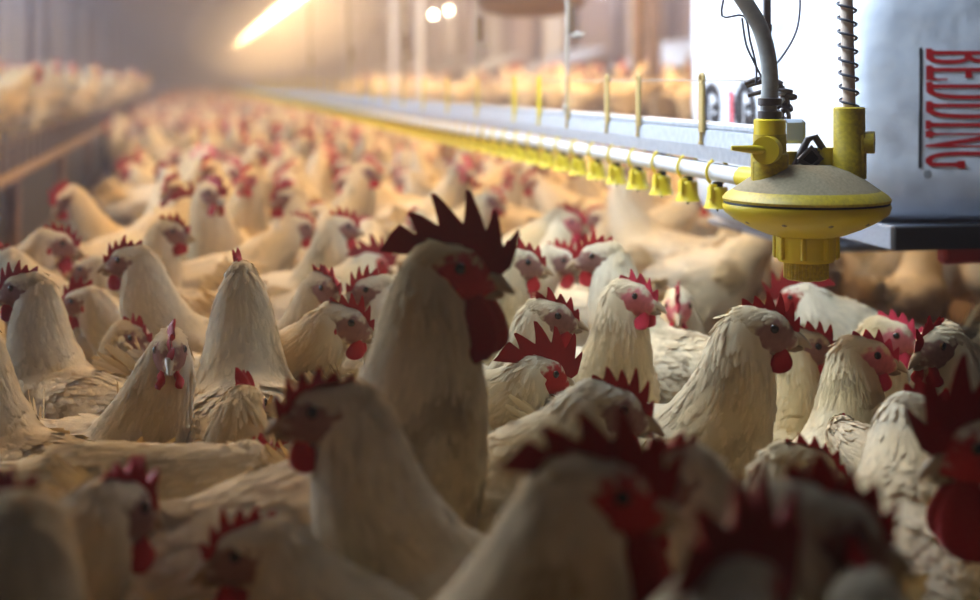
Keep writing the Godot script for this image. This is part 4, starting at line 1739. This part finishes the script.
func near_birds() -> void:
	# [pose, cock, turn of head, comb, pale face, head pixel, facing (0 right, 90 away, 180 left), size, label]
	var list := [
		["tall", true, -45.0, 1.02, false, Vector2(451, 270), 27.5, 1.07, "tall white rooster with big dark red comb and long wattles, neck stretched up"],
		["alert", false, 0.0, 1.0, false, Vector2(334, 412), 176.8, 1.00, "white hen facing left in front of the tall rooster, breast in shade"],
		["alert", false, 50.0, 1.0, false, Vector2(5, 529), 102.4, 0.99, "blurred white hen cut off by the lower left corner"],
		["relaxed", false, 10.0, 1.0, false, Vector2(257, 552), 170.5, 0.91, "dark blurred hen facing left at the bottom edge with ragged red comb"],
		["relaxed", false, 15.0, 1.0, false, Vector2(112, 512), 47.1, 1.00, "blurred hen with bowed head behind the lower left corner hen"],
		["alert", true, 5.0, 0.8, false, Vector2(597, 495), -5.2, 1.02, "blurred rooster at the bottom middle, broad white nape and red comb"],
		["alert", false, 20.0, 1.0, false, Vector2(672, 480), 187.9, 0.96, "blurred hen facing left just behind the bottom middle rooster"],
		["relaxed", true, -50.0, 1.0, false, Vector2(736, 608), 99.7, 1.14, "very near rooster showing only a huge dark red comb at bottom edge"],
		["relaxed", false, -30.0, 1.1, false, Vector2(816, 534), 36.1, 1.14, "dark blurred hen facing right behind the huge red comb"],
		["sit", false, -15.0, 0.7, false, Vector2(800, 468), 17.3, 0.97, "brownish shaded hen with short comb facing right, below the row of hens"],
		["relaxed", false, -50.0, 1.1, false, Vector2(919, 418), 65.1, 0.96, "hen with thick pale neck and shaded face facing right near right edge"],
		["sit", false, -15.0, 0.9, false, Vector2(932, 462), -3.9, 0.90, "plump hen with hunched head beside the rooster at right edge"],
		["relaxed", true, 0.0, 1.1, false, Vector2(992, 446), 176.0, 1.08, "rooster cut by the right edge showing red comb and wattles"],
		["relaxed", false, -50.0, 1.0, false, Vector2(1051, 547), 93.8, 0.96, "hen at the lower right corner showing only its back"],
		["relaxed", false, -50.0, 1.1, false, Vector2(866, 613), 126.2, 1.06, "hen at bottom edge showing only a small round red comb tip"],
		["alert", false, 30.0, 1.0, false, Vector2(759, 329), -33.4, 0.99, "sharp upright white hen with bright red comb facing right under the regulator"],
		["sit", false, -30.0, 1.0, false, Vector2(806, 346), 26.1, 0.96, "sitting hen looking right beside the sharp upright hen"],
		["sit", false, -50.0, 0.8, true, Vector2(864, 355), 43.9, 0.99, "white hen with pink face bending right toward the camera"],
		["sit", false, 30.0, 1.0, true, Vector2(889, 335), -59.4, 0.98, "bluish white hen with bright pink face and comb"],
		["sit", false, -15.0, 0.9, false, Vector2(938, 345), 231.3, 1.06, "white hen facing the camera at right with grey brown face"],
		["relaxed", true, -15.0, 1.0, false, Vector2(798, 297), 186.0, 0.92, "rooster with red comb directly beneath the regulator nozzle"],
		["alert", false, 30.0, 1.0, true, Vector2(632, 296), -64.8, 0.93, "upright hen with pink comb and stained breast facing half right"],
		["sit", false, 0.0, 1.0, true, Vector2(678, 306), 262.6, 1.00, "pink faced hen looking straight at the camera"],
		["alert", false, 15.0, 1.0, false, Vector2(549, 316), -21.6, 0.90, "sharp white hen with open beak facing right behind the bowed rooster"],
		["relaxed", true, 45.0, 1.15, false, Vector2(541, 374), -24.5, 0.90, "rooster with bowed head and jagged dark comb beside the tall rooster"],
		["relaxed", false, 0.0, 1.1, false, Vector2(607, 408), -1.0, 1.00, "hen with dark face and round red comb facing right above the bottom rooster"],
		["alert", false, 15.0, 1.0, false, Vector2(518, 263), -11.9, 0.97, "white hen facing right just right of the tall rooster's wattles"],
		["relaxed", false, 0.0, 1.1, false, Vector2(556, 260), -6.0, 1.00, "hen facing right, second of two heads right of tall rooster"],
		["alert", false, 30.0, 1.0, false, Vector2(601, 257), 144.0, 0.98, "hen facing left with serrated red comb behind the upright pink comb hen"],
		["relaxed", false, 30.0, 1.0, false, Vector2(511, 299), -33.4, 0.91, "hen half hidden behind the sharp hen with open beak"],
		["relaxed", true, 0.0, 1.0, false, Vector2(372, 264), 32.3, 0.91, "rooster turned away with large red comb left of the tall rooster"],
		["alert", false, 30.0, 1.0, false, Vector2(374, 290), 158.6, 0.90, "hen looking left close against the tall rooster's neck"],
		["relaxed", false, 15.0, 1.0, false, Vector2(342, 322), -16.3, 0.99, "smooth cream hen facing right toward the tall rooster with grey face"],
		["alert", false, -30.0, 1.1, false, Vector2(325, 288), -16.1, 0.92, "white necked hen with flat red comb and mottled face"],
		["alert", false, 0.0, 1.1, false, Vector2(241, 280), 103.5, 1.02, "hen seen from behind with upright purple red comb and dirty neck"],
		["alert", false, -30.0, 1.0, false, Vector2(131, 261), 201.8, 0.97, "slim upright hen facing left with small red comb"],
		["alert", false, 15.0, 1.1, false, Vector2(170, 232), -26.5, 0.94, "hen with wide red comb facing right behind slim upright hen"],
		["relaxed", false, -30.0, 0.4, false, Vector2(90, 269), 208.2, 0.93, "cream hen with almost no comb facing left"],
		["relaxed", false, -45.0, 1.1, false, Vector2(83, 301), 219.1, 0.90, "hen with lowered grey face and round red comb facing left"],
		["sit", false, 0.0, 0.9, false, Vector2(132, 337), -32.4, 0.93, "plump round hen looking right with small red wattle"],
		["alert", false, -50.0, 0.9, false, Vector2(170, 350), 331.6, 0.90, "hen facing the camera head on with dark red face"],
		["alert", false, 30.0, 1.0, false, Vector2(26, 289), 142.1, 0.95, "hen with long pale neck near left edge facing left"],
		["relaxed", false, 0.0, 1.0, false, Vector2(4, 262), 164.4, 0.98, "hen head cut by the left edge with red comb"],
		["alert", false, 30.0, 1.0, false, Vector2(-40, 334), 149.4, 0.95, "big fluffy hen body filling left side, head outside the frame"],
		["sit", false, 0.0, 1.0, false, Vector2(245, 407), 83.7, 1.00, "small hen turned away behind the left facing hen, red comb showing"],
		["low", false, 50.0, 0.8, false, Vector2(255, 473), 12.6, 1.08, "hen with ruffled yellowish rump turned to the camera"],
		["low", false, 0.0, 0.8, false, Vector2(295, 463), 178.6, 1.00, "dark small head with red face below the left facing hen"],
		["low", false, -45.0, 0.8, false, Vector2(844, 438), 111.7, 0.90, "hen with upright yellowish tail in front of the sharp upright hen"],
		["low", false, 45.0, 0.8, false, Vector2(518, 420), 48.6, 0.93, "fluffy white hen rump right of the tall rooster's body"],
		["relaxed", false, 50.0, 1.0, false, Vector2(-24, 305), 104.2, 0.92, "cream hen back at left edge behind the big fluffy hen"],
	]
	for a in list:
		stand(a[0], a[1], a[2], a[3], 2, a[4], a[5], a[6], a[7], a[8])
